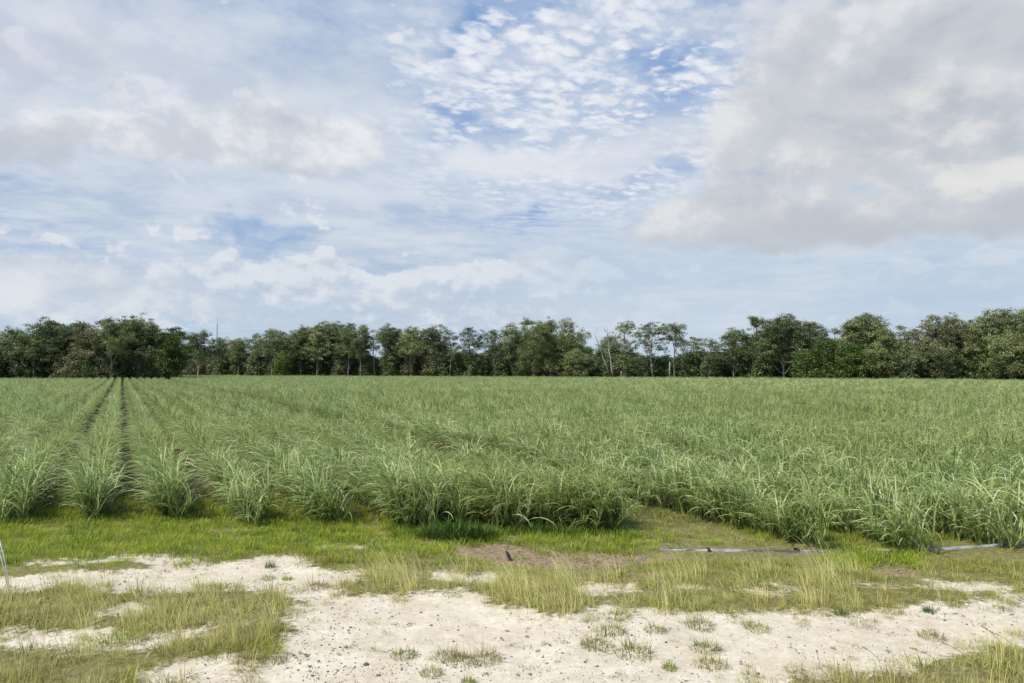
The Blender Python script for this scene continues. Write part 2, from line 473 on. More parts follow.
def build_ground():
    xs = axis(-12, 12, 0.1, -6000, 6000); ys = axis(6.5, 20, 0.1, -400, 8000)
    X, Y = np.meshgrid(xs, ys); nx, ny = len(xs), len(ys)
    Z = np.array([height(a, b) if -40 < a < 40 and -5 < b < 60 else 0.0 for a, b in zip(X.ravel(), Y.ravel())])
    wx = np.array([edge_wob(a, b) if -40 < a < 40 and 0 < b < 40 else 0 for a, b in zip(X.ravel(), Y.ravel())])
    sv = np.clip(sand_value(X.ravel(), Y.ravel()) + wx, -1, 1)
    dv = np.clip(dirt_value(X.ravel(), Y.ravel()) + wx * 0.6, -1, 1)
    Z = Z + np.clip(sv, -0.3, 0.3) * -0.05
    co = np.stack([X.ravel(), Y.ravel(), Z], 1)
    idx = np.arange(nx * ny).reshape(ny, nx)
    q = np.stack([idx[:-1, :-1], idx[:-1, 1:], idx[1:, 1:], idx[1:, :-1]], -1).reshape(-1, 4)
    qs = sv[q].mean(1)
    mat = ground_material()
    for name, sel in (('ground', qs <= 0), ('sand_track', qs > 0)):
        f = q[sel]; used, inv = np.unique(f, return_inverse=True); f = inv.reshape(-1, 4)
        me = bpy.data.meshes.new(name)
        me.from_pydata(co[used].tolist(), [], f.tolist())
        for an, arr in (('sand', sv), ('dirt', dv)):
            a = me.attributes.new(an, 'FLOAT', 'POINT'); a.data.foreach_set('value', arr[used].astype(np.float32))
        me.materials.append(mat)
        me.polygons.foreach_set('use_smooth', np.ones(len(f), dtype=bool))
        o = link(name, me)
        if name == 'ground': tag(o, 'flat farm soil under the grass and the cane', 'ground', kind='structure')
        else: tag(o, 'pale sandy vehicle track beside the grass', 'track', kind='structure')
build_ground()

# ------------------------------------------------------------------ instancing for stuff
def scatter(name, pts, rots, scales, picks, sources, label, cat):
    """ONE stuff object: points that carry copies of the source meshes"""
    me = bpy.data.meshes.new(name)
    me.from_pydata([tuple(p) for p in pts], [], [])
    a = me.attributes.new('rot', 'FLOAT_VECTOR', 'POINT'); a.data.foreach_set('vector', np.array(rots, dtype=np.float32).ravel())
    a = me.attributes.new('scl', 'FLOAT', 'POINT'); a.data.foreach_set('value', np.array(scales, dtype=np.float32))
    a = me.attributes.new('pick', 'INT', 'POINT'); a.data.foreach_set('value', np.array(picks, dtype=np.int32))
    o = link(name, me)
    ng = bpy.data.node_groups.new(name, 'GeometryNodeTree')
    ng.interface.new_socket('Geometry', in_out='INPUT', socket_type='NodeSocketGeometry')
    ng.interface.new_socket('Geometry', in_out='OUTPUT', socket_type='NodeSocketGeometry')
    N, L = ng.nodes, ng.links
    gi, go = N.new('NodeGroupInput'), N.new('NodeGroupOutput')
    mp = N.new('GeometryNodeMeshToPoints'); L.new(gi.outputs[0], mp.inputs['Mesh'])
    join = N.new('GeometryNodeJoinGeometry')
    for s in reversed(sources):
        oi = N.new('GeometryNodeObjectInfo'); oi.transform_space = 'ORIGINAL'
        oi.inputs['Object'].default_value = s; oi.inputs['As Instance'].default_value = True
        L.new(oi.outputs['Geometry'], join.inputs[0])
    ip = N.new('GeometryNodeInstanceOnPoints'); ip.inputs['Pick Instance'].default_value = True
    def na(nm, ty):
        n = N.new('GeometryNodeInputNamedAttribute'); n.data_type = ty; n.inputs[0].default_value = nm; return n.outputs[0]
    e2r = N.new('FunctionNodeEulerToRotation'); L.new(na('rot', 'FLOAT_VECTOR'), e2r.inputs[0])
    L.new(mp.outputs[0], ip.inputs['Points']); L.new(join.outputs[0], ip.inputs['Instance'])
    L.new(e2r.outputs[0], ip.inputs['Rotation']); L.new(na('scl', 'FLOAT'), ip.inputs['Scale']); L.new(na('pick', 'INT'), ip.inputs['Instance Index'])
    L.new(ip.outputs[0], go.inputs[0])
    md = o.modifiers.new('scatter', 'NODES'); md.node_group = ng
    tag(o, label, cat, kind='stuff')
    return o
def source(name, me):
    return bpy.data.objects.new(name, me)      # mesh carrier only, never linked to the scene

# ------------------------------------------------------------------ blades
def blade(mb, base, phi, th0, th1, L, w, tone, n=5, wind=0.0, wphi=0.0, mi=0, power=1.6, tips=None, twist=0.0):
    pts, sides, ws = [], [], []
    p = Vector(base); ph = phi
    for i in range(n + 1):
        t = i / n
        th = th0 + (th1 - th0) * t ** power
        dx = math.sin(th) * math.cos(ph) + wind * t * math.cos(wphi)
        dy = math.sin(th) * math.sin(ph) + wind * t * math.sin(wphi)
        d = Vector((dx, dy, math.cos(th))).normalized()
        s = Vector((-math.sin(ph), math.cos(ph), 0)); s = (s - d * s.dot(d)).normalized()
        if twist: 
            q = d.cross(s); s = s * math.cos(twist * t) + q * math.sin(twist * t)
        pts.append(tuple(p)); sides.append(tuple(s))
        ws.append(0.5 * w * min(1.0, 0.55 + 2.2 * t) * max(0.04, (1 - t) ** 0.65))
        p = p + d * (L / n)
    mb.strip(pts, ws, sides, tone, mi, tips)

WPHI = R(184)      # the wind blows to the left
def cane_mesh(name, seed, n_st=13, lv=7, seg=7, w=0.031, dead=True, wind=0.6, splay=0.36, across=0.98):
    r = random.Random(seed); mb = MB()
    for s in range(n_st):
        ox, oy = r.gauss(0, 0.09), r.gauss(0, 0.2)
        tilt = r.uniform(0, splay); tp = math.atan2(oy, ox - 0.06) + r.uniform(-.6, .6)
        hs = r.uniform(0.28, 0.56)
        top = (ox + math.sin(tilt) * math.cos(tp) * hs, oy + math.sin(tilt) * math.sin(tp) * hs, hs)
        if seg > 4: mb.tube([(ox, oy, -0.03), top], [0.012, 0.009], 4, 0.35, 0, False)
        for l in range(lv):
            f = (l + r.random()) / lv
            base = (ox + (top[0] - ox) * f, oy + (top[1] - oy) * f, hs * f)
            th0 = r.uniform(0.05, 0.42) + (1 - f) * 0.3
            th1 = r.uniform(1.7, 2.9)
            L = r.uniform(0.65, 1.12) * (0.8 + 0.25 * f)
            blade(mb, base, r.uniform(0, 2 * math.pi), th0, th1, L, w * r.uniform(0.7, 1.15), r.uniform(0.1, 0.85), seg,
                  wind * r.uniform(0.2, 1.15), WPHI + r.uniform(-.5, .5), 0, r.uniform(1.3, 2.4), None, r.uniform(-1.2, 1.2))
        if r.random() < 0.4:     # a young leaf standing up
            blade(mb, top, r.uniform(0, 6.28), 0.05, r.uniform(0.4, 1.3), r.uniform(0.5, 0.8), w * 0.8, r.uniform(0.5, 1.0), seg, wind * .6, WPHI)
    if dead:
        for _ in range(13):
            blade(mb, (r.gauss(0, .14), r.gauss(0, .14), r.uniform(0.05, 0.35)), r.uniform(0, 6.28), r.uniform(0.5, 1.0), r.uniform(2.2, 3.0),
                  r.uniform(0.3, 0.6), w * 0.7, r.random(), 5, 0.1, WPHI, 1, 1.0, None, 1.0)
    mb.v = [(vx * across, vy, vz) for vx, vy, vz in mb.v]
    return mb.mesh(name, [M['cane'], M['cane_dead']])

end_m = [cane_mesh('cane_plant', 150 + i, 22, 10, 7, 0.031, True, 0.75, 0.85, 1.0) for i in range(6)]
near_m = [cane_mesh('cane_plant', 100 + i) for i in range(10)]
mid_m = [cane_mesh('cane_plant_mid', 200 + i, 12, 6, 5, 0.040, False, 0.4, 0.18, 0.84) for i in range(6)]
far_m = [cane_mesh('cane_plant_far', 300 + i, 9, 4, 4, 0.060, False, 0.25, 0.10, 0.76) for i in range(5)]

def tree_z(px):
    """distance of the foot of the trees"""
    if px < 178: return 184 + 3 * math.sin(px * 0.05)
    t = [(178, 266), (550, 216), (780, 187), (1000, 157), (1150, 140)]
    for (a, za), (b, zb) in zip(t, t[1:]):
        if px <= b: return za + (zb - za) * (px - a) / (b - a)
    return 140

def build_cane():
    r = random.Random(5)
    cand = []
    for k in range(-75, 130):
        if k == 7: continue
        c = ROW0 + ROWD * k
        z = row_end(k)
        base_s = (z - c * V[1]) / U[1]
        s = base_s
        while True:
            x, y = c * V[0] + s * U[0], c * V[1] + s * U[1]
            if y > 275: break
            xx = x + r.gauss(0, 0.045); yy = y + r.gauss(0, 0.07)
            s += 0.34 if y < 32 else (0.43 if y < 60 else 0.5)
            px = CX + F * xx / yy
            if px < -140 - 3500 / yy or px > 1164 + 3500 / yy: continue
            lim = 182 if k <= 6 else tree_z(px) - 4
            if k >= 8 and px < 178: lim = 262
            if yy > lim: continue
            # gaps and weak spots
            g = nz(xx, yy, 0.16, 8)
            sc = 1.04 + 0.13 * nz(xx, yy, 0.09, 2) + 0.15 * nz(xx, yy, 0.6, 4) + r.uniform(-0.13, 0.13)
            if r.random() < 0.02: continue
            if 4 <= k <= 6 and yy < row_end(k) + 3.5:
                cand.append((yy + r.uniform(-.05, .2), xx + r.uniform(0.15, 0.4), k, sc * r.uniform(.85, 1.0), px))
                if yy < row_end(k) + 1.8 and r.random() < 0.8: cand.append((yy + r.uniform(.1, .4), xx + (r.uniform(0.4, 0.6) if k == 6 else r.uniform(0.5, 1.1)), k, sc * r.uniform(.75, 0.95), px))
            cand.append((yy, xx, k, sc, px))
    cand.sort()
    inds, rest = [], []
    for c in cand:
        if len(inds) < 296 and -45 < c[4] < 1069 and c[0] < 40: inds.append(c)
        else: rest.append(c)
    ordn = {0: 'just left of the dark straight furrow', 1: 'just right of the dark straight furrow'}
    words = {-3: 'fourth row left of the dark straight furrow', -2: 'third row left of the dark straight furrow', -1: 'second row left of the dark straight furrow',
             0: 'first row left of the dark straight furrow', 1: 'first row right of the dark straight furrow',
             2: 'second row right of the dark straight furrow', 3: 'third row right of the dark straight furrow', 4: 'fourth row right of the dark straight furrow',
             5: 'next-to-last row before the grassy gap', 6: 'row along the near side of the grassy gap', 8: 'row along the far side of the grassy gap',
             9: 'second row beyond the grassy gap', 10: 'third row beyond the grassy gap', 11: 'fourth row beyond the grassy gap', 12: 'fifth row beyond the grassy gap', 13: 'sixth row beyond the grassy gap'}
    ends = set()
    for i, (yy, xx, k, sc, px) in enumerate(inds):
        if 4 <= k <= 6: sc *= 1.1
        elif k <= 3: sc *= 1.12 if k in ends else 1.2
        o = link('sugarcane_plant', (end_m[r.randrange(6)] if (k not in ends or (4 <= k <= 6 and yy < row_end(k) + 1.0)) else near_m[r.randrange(10)]), (xx, yy, height(xx, yy)), r.uniform(-0.3, 0.3) - TH * 0.7, (sc * r.uniform(.9, 1.15), sc * r.uniform(.9, 1.15), sc * r.uniform(.88, 1.1)))
        o.rotation_euler.x = r.uniform(-.12, .12); o.rotation_euler.y = r.uniform(-.16, .08)
        w = words.get(k, 'rows far along the headland')
        if k not in ends:
            ends.add(k)
            o['label'] = 'drooping sugarcane clump ending the ' + w
        else:
            o['label'] = 'leafy sugarcane plant inside the ' + w
        o['category'] = 'sugarcane'; o['group'] = 'sugarcane plants of the ' + w
    pts, rots, scs, picks = [], [], [], []
    srcs = [source('cane_plant', m) for m in near_m[:6]] + [source('cane_plant', m) for m in mid_m] + [source('cane_plant', m) for m in far_m]
    for (yy, xx, k, sc, px) in rest:
        pts.append((xx, yy, height(xx, yy) if yy < 60 else 0)); rots.append((r.uniform(-.12, .12), r.uniform(-.16, .08), r.uniform(-0.3, 0.3) + TH * -0.9))
        scs.append(sc * r.uniform(0.92, 1.08)); picks.append(r.randrange(6) if yy < 38 else (6 + r.randrange(6) if yy < 85 else 12 + r.randrange(5)))
    scatter('sugarcane_field', pts, rots, scs, picks, srcs, 'wide field of young green sugarcane reaching back to the trees', 'cane field')
    print('cane', len(inds), len(rest), 'individuals to', inds[-1][0])
build_cane()

# ------------------------------------------------------------------ grass
def tuft(name, seed, mat, n, rad, lo, hi, w, spread=0.6, wind=0.0, droop=(0.5, 1.8), seg=4, tone=(0.0, 1.0), stalks=0, extra=None):
    r = random.Random(seed); mb = MB()
    for _ in range(n):
        a, d = r.uniform(0, 6.283), rad * math.sqrt(r.random())
        L = r.uniform(lo, hi) * (1.0 - 0.35 * d / rad)
        th0 = r.uniform(0, spread)
        blade(mb, (d * math.cos(a), d * math.sin(a), -0.01), a + r.uniform(-1.2, 1.2), th0, th0 + r.uniform(*droop), L, w * r.uniform(0.6, 1.2),
              r.uniform(*tone), seg, wind * r.uniform(0.5, 1.2), WPHI, 0, 1.4, None, r.uniform(-.8, .8))
    for _ in range(stalks):
        a, d = r.uniform(0, 6.283), rad * math.sqrt(r.random())
        L = r.uniform(hi * 1.1, hi * 1.6)
        blade(mb, (d * math.cos(a), d * math.sin(a), -0.01), a, 0.1, 0.7, L, w * 0.7, r.uniform(0.8, 1.1), seg, wind, WPHI, 0, 1.2)
    return mb.mesh(name, [mat])

PIPE = [(660, 549.5), (690, 550.5), (720, 551.5), (760, 552), (800, 552.5), (840, 552), (880, 551), (920, 550.5), (950, 549.5), (985, 548), (1024, 545.5), (1100, 541)]
def build_grass():
    r = random.Random(21)
    src = {
        'lush': [tuft('lush_grass', 400 + i, M['lush'], 46, 0.16, 0.06, 0.22, 0.0095, 0.7, 0.15, (0.2, 1.5)) for i in range(5)],
        'mixed': [tuft('mixed_grass', 420 + i, M['mixed'], 52, 0.16, 0.05, 0.24, 0.0085, 1.35, 0.15, (0.2, 2.0), stalks=4) for i in range(6)],
        'dry': [tuft('dry_grass', 440 + i, M['dry'], 22, 0.15, 0.16, 0.46, 0.0075, 0.55, 1.25, (0.2, 1.2), 5, stalks=5) for i in range(6)],
        'lane': [tuft('lane_grass', 460 + i, M['lane'], 44, 0.2, 0.05, 0.13, 0.008, 0.8, 0.1, (0.3, 1.4)) for i in range(4)],
        'verge': [tuft('verge_grass', 480 + i, M['verge'], 46, 0.17, 0.06, 0.17, 0.008, 0.6, 0.15, (0.3, 1.5)) for i in range(5)],
        'weed': [tuft('weed', 490 + i, M['weed'], 40, 0.14, 0.2, 0.42, 0.014, 0.7, 0.1, (0.4, 1.5), 5, (0.0, 0.45)) for i in range(4)],
    }
    out = {k: [] for k in src}
    N = 34000
    xs = np.array([r.uniform(-17, 17) for _ in range(N)]); ys = np.array([r.uniform(6.6, 21.5) for _ in range(N)])
    pxs = np.array([q[0] for q in PIPE]); pys = np.array([q[1] for q in PIPE])
    sv = sand_value(xs, ys); dv = dirt_value(xs, ys)
    for x, y, s, d in zip(xs, ys, sv, dv):
        if abs(x) > 0.8 * y + 1.5: continue
        s += edge_wob(x, y); d += 0.1 * nz(x, y, 1.3, 3)
        px, py = to_px(x, y)
        n1 = nz(x, y, 0.9, 11); n2 = nz(x, y, 2.2, 17)
        if s > 0.0:      # sparse growth creeping out over the sand
            if s < 0.45 and r.random() < 0.16 * (1 - s / 0.45) + (0.12 if nz(x, y, 1.1, 41) > 0.15 else 0):
                out['mixed'].append((x, y, r.uniform(0.35, 0.8)))
            elif r.random() < 0.012: out['mixed'].append((x, y, r.uniform(0.2, 0.5)))
            continue
        if nz(x, y, 1.4, 51) + 0.5 * nz(x, y, 4.0, 52) > 0.30 and y < 12.6 and r.random() < 0.85: continue
        if d > 0.0 and r.random() < 0.93: continue
        if 655 < px < 1110 and abs(py - np.interp(px, pxs, pys)) < 2.6 and r.random() < (0.35 if 828 < px < 915 else 0.96): continue
        edge = s > -0.12
        if edge and r.random() < 0.4: continue
        c = x * V[0] + y * V[1]; k = round((c - ROW0) / ROWD)
        off = abs(c - (ROW0 + ROWD * k))
        in_field = y > row_end(k) + 0.2 if k != 7 else y > 15.6
        def put(kind, p=1.0, sc=1.0):
            if r.random() < p: out[kind].append((x, y, sc * r.uniform(0.6, 1.25) * (1 + 0.35 * nz(x, y, 2.8, 61))))
        cc = c - ROW0
        if y > 14.8 and ROWD * 6 + 0.45 < cc < ROWD * 8 - 0.28:
            put('lane', 1.0)
            if r.random() < 0.12: put('lush', 1, 0.9)
            continue
        if in_field and k != 7:
            if y < row_end(k) + 4.0: put('lush', 0.7 * max(0, 1 - (y - row_end(k)) / 4.0), 1.0)
            continue
        if k == 7 and y > 15.3:
            put('lane', 0.9)
            if off < .3 and r.random() < 0.1: put('lush', 1, 1.0)
            continue
        upper = 15.9 if px < 300 else 15.9
        # dry leaning band
        dryband = (350 < px < 900) and (570 < py < 622)
        lim_top = 566 if px < 640 else 572
        if py < lim_top:
            if px < 640: 
                if py > 557 and n1 > 0.15: put('verge', 0.9)
                else: put('lush', 0.97, 1.0 + 0.25 * n1)
                if 395 < px < 640 and py < 538: put('weed', 0.5, r.uniform(.6, 1.0))
                elif py < 540 and n1 > 0.1: put('weed', 0.12, r.uniform(.4, .7))
            else:
                if px < 660: put('lush', 0.8)
                elif py < 546: put('lane', 0.6) if r.random() < .5 else put('lush', 0.7, 0.8)
                elif 822 < px < 925: put('lush', 1.0, 1.1)
                elif py < 562 and not 825 < px < 900: put('verge', 0.9, 0.5)
                else: put('verge', 0.95)
        elif px < 350:
            if py < 590 and px < 345 and s < -0.02: put('lush', 0.45, 0.8)
            if py > 580:
                put('mixed', 0.58 + 0.7 * n2 + 0.4 * n1, 1.0)
                if 60 < px < 290 and 588 < py < 660 and n1 > -0.1: put('dry', 0.4, 0.8)
                elif n2 > 0.1: put('dry', 0.15, 0.6)
                if n1 < -0.1: put('lush', 0.22, 1.0)
        elif py > 630:
            put('mixed', 0.72 + 0.6 * n2, 1.0)
            if n1 > 0.2: put('dry', 0.08, 0.8)
        else:
            den = 0.5 if px < 640 else (0.36 if px < 860 else 0.08)
            if 470 < px < 670 and py < 576: put('lush', 0.5, 0.7)
            elif px > 640: 
                put('verge', 0.75, 0.95)
            else: put('verge' if n2 > 0 else 'mixed', 0.45, 0.8)
            if py > (572 if not 470 < px < 670 else 579): put('dry', den * (0.9 if n1 > -0.25 else 0.4), 0.95 if px < 860 else 0.7)
            if edge: put('mixed', 0.5, .8)
    names = {'lush': ('headland_grass', 'short bright green grass along the ends of the cane rows'),
             'mixed': ('foreground_grass', 'olive and straw coloured grass growing beside the sandy track'),
             'dry': ('dry_grass', 'tall pale dry grass leaning over the far edge of the track'),
             'lane': ('lane_grass', 'yellowish short grass in the gap between the cane blocks'),
             'verge': ('verge_grass', 'yellow green and rusty grass between plastic pipe and track'),
             'weed': ('weeds', 'dark green weeds at the foot of the middle cane rows')}
    for kd, lst in out.items():
        if kd == 'weed': lst = [q for q in lst]
        pts = [(x, y, height(x, y) - 0.004) for x, y, _ in lst]
        rots = [(r.uniform(-.1, .1), r.uniform(-.1, .1), r.uniform(-0.5, 0.5) if kd == 'dry' else r.uniform(0, 6.28)) for _ in lst]
        scatter(names[kd][0], pts, rots, [s for *_, s in lst], [r.randrange(len(src[kd])) for _ in lst], [source(kd, m) for m in src[kd]], names[kd][1], 'grass' if kd != 'weed' else 'weeds')
        print(kd, len(lst))
    # tufts standing alone on the sand
    T = [(150, 'mixed', 404, 655, 0.9, 'small olive tuft standing alone on the sand, leaf litter behind it'),
         (151, 'mixed', 447, 656, 1.0, 'left half of the low double tuft in the middle of the track'),
         (152, 'mixed', 462, 660, 1.15, 'densest middle part of the low tufts in the track'),
         (153, 'mixed', 484, 658, 1.15, 'right part of the low tuft group in the middle of the track'),
         (154, 'mixed', 431, 673, 0.75, 'sparse small tuft just in front of the low tuft group'),
         (155, 'lush', 468, 682, 0.7, 'green tuft cut by the bottom edge of the picture'),
         (156, 'mixed', 596, 645, 1.1, 'flat brown green tuft on the sand nearest the leaning dry grass'),
         (157, 'mixed', 634, 653, 1.3, 'widest olive tuft on the right side of the track'),
         (158, 'mixed', 610, 632, 1.1, 'straggly yellowish tuft below the leaning dry grass'),
         (159, 'lush', 670, 668, 0.8, 'small dark green tuft on bare sand with stones around'),
         (160, 'mixed', 706, 648, 1.0, 'brownish tuft above the ragged weed on the track'),
         (161, 'mixed', 711, 664, 1.05, 'ragged upright weed lowest in the right hand tuft group'),
         (162, 'mixed', 700, 625, 1.1, 'spreading tuft hugging the sandy edge left of the lone low tuft'),
         (163, 'mixed', 758, 628, 0.9, 'lone low tuft on the sand just below the grass edge'),
         (164, 'weed', 840, 614, 0.5, 'vivid green upright tuft on the edge between grass and sand'),
         (165, 'weed', 928, 611, 0.42, 'smaller vivid green tuft on the sand edge farther along'),
         (166, 'mixed', 932, 635, 0.9, 'flat dull tuft in the middle of the sand track'),
         (167, 'weed', 270, 567, 0.5, 'dark green tuft on the pale sand near the bright grass'),
         (168, 'mixed', 268, 578, 0.7, 'small tuft just in front of the dark green one'),
         (169, 'lush', 287, 579, 0.75, 'tiny green tuft between two larger ones on the pale sand'),
         (170, 'mixed', 316, 587, 1.1, 'spiky round tuft on the pale sand left of the dry grass'),
         (171, 'mixed', 225, 590, 1.4, 'yellow green upright tuft at the top of the foreground grass'),
         (172, 'mixed', 205, 586, 0.9, 'thin pale tuft left of the yellow green upright one'),
         (173, 'mixed', 276, 658, 1.0, 'olive tuft at the corner of grass and stony sand'),
         (174, 'mixed', 350, 594, 0.8, 'low yellow tuft where the dry grass begins'),
         (175, 'mixed', 655, 630, 0.8, 'faint small tuft beside the spreading one at the sand edge'),
         (176, 'mixed', 618, 617, 1.1, 'broad tuft at the foot of the leaning dry grass')]
    for sd_, kd, px, py, sc, lb in T:
        x, y = gnd(px, py)
        if kd == 'mixed': me = tuft('grass_tuft', sd_, M['mixed'], 170, 0.17, 0.06, 0.2, 0.0085, 1.2, 0.1, (0.2, 1.6), tone=(-.1, 0.75), stalks=7)
        elif kd == 'lush': me = tuft('grass_tuft', sd_, M['lush'], 110, 0.09, 0.08, 0.2, 0.009, 0.8, 0.1, (0.2, 1.3))
        else: me = tuft('grass_tuft', sd_, M['weed'], 130, 0.16, 0.2, 0.45, 0.012, 0.7, 0.1, (0.2, 1.0), 5, (0.0, 0.6))
        o = link('grass_tuft', me, (x, y, height(x, y) - 0.015), r.uniform(0, 6), sc)
        tag(o, lb, 'grass tuft', 'grass tufts standing alone on the sand')
build_grass()
def leafy_weeds():
    for i, (px, py, sc, lb) in enumerate([(455, 541, 1.25, 'bushy dark green weed at the foot of the cane, largest of its clump'),
                                          (432, 539, 0.9, 'lower dark green weed left of the bushy one at the cane'),
                                          (480, 540, 0.95, 'dark green weed right of the bushy one, nearer the bare patch')]):
        x, y = gnd(px, py); r = random.Random(70 + i); mb = MB()
        for _ in range(240):
            a, d = r.uniform(0, 6.283), 0.3 * math.sqrt(r.random()); L = r.uniform(0.16, 0.5) * (1.1 - d)
            b0 = (d * math.cos(a), d * math.sin(a), r.uniform(0, 0.16))
            blade(mb, b0, a + r.uniform(-1, 1), r.uniform(0, 1.0), r.uniform(1.0, 2.2), L * 0.7, 0.022, r.uniform(-.1, 0.5), 4, 0.1, WPHI)
        for _ in range(9):
            a = r.uniform(0, 6.28); d = 0.2 * r.random()
            mb.tube([(d * math.cos(a) * .4, d * math.sin(a) * .4, -.02), (d * math.cos(a) * 1.5, d * math.sin(a) * 1.5, 0.38)], [0.008, 0.004], 4, 0.1)
        o = link('leafy_weed', mb.mesh('leafy_weed', [M['weed']]), (x, y, height(x, y) - 0.01), 0, sc)
        tag(o, lb, 'weed', 'leafy weeds at the foot of the cane')
leafy_weeds()

# ------------------------------------------------------------------ stones, litter
def stone_mesh(seed, flat=0.55):
    import bmesh
    r = random.Random(seed); bm = bmesh.new()
    bmesh.ops.create_icosphere(bm, subdivisions=2, radius=1.0)
    o = Vector((seed * 3.1, seed * 1.7, 0))
    for v in bm.verts:
        d = v.co.normalized()
        k = 1 + 0.35 * mnoise.noise(d * 1.3 + o) + 0.12 * mnoise.noise(d * 3.4 + o)
        v.co = Vector((d.x * k * 1.15, d.y * k * 0.85, d.z * k * flat))
    me = bpy.data.meshes.new('stone'); bm.to_mesh(me); bm.free()
    me.materials.append(M['stone'])
    return me
def stone_mat():
    m, nt = new_mat('grey_stone')
    rnd, loc = obj_rand()
    tc = nt.nodes.new('ShaderNodeTexCoord')
    n = fbm(S(tc.outputs['Object']), 2.0, 4, 0.6)
    c = cmix(sstep(rnd, 0.1, 0.9), (0.07, 0.07, 0.075, 1), (0.30, 0.27, 0.24, 1))
    c = cmix(sstep(n, 0.4, 0.7) * 0.6, c, (0.25, 0.24, 0.23, 1))
    p = nt.nodes.new('ShaderNodeBsdfPrincipled'); nt.links.new(c.s, p.inputs['Base Color']); p.inputs['Roughness'].default_value = 0.85
    out = nt.nodes.new('ShaderNodeOutputMaterial'); nt.links.new(p.outputs[0], out.inputs[0])
    return m
M['stone'] = stone_mat()
def twig_mat(name, a, b):
    m, nt = new_mat(name)
    rnd, loc = obj_rand(); t = attr('tone')
    c = cmix(sstep(t + rnd * 0.5, 0.2, 1.2), a + (1,), b + (1,))
    p = nt.nodes.new('ShaderNodeBsdfPrincipled'); nt.links.new(c.s, p.inputs['Base Color']); p.inputs['Roughness'].default_value = 0.9
    out = nt.nodes.new('ShaderNodeOutputMaterial'); nt.links.new(p.outputs[0], out.inputs[0])
    return m
M['twig'] = twig_mat('dry_twig', (0.09, 0.065, 0.045), (0.45, 0.35, 0.24))
M['char'] = twig_mat('charred_wood', (0.015, 0.012, 0.012), (0.06, 0.045, 0.04))

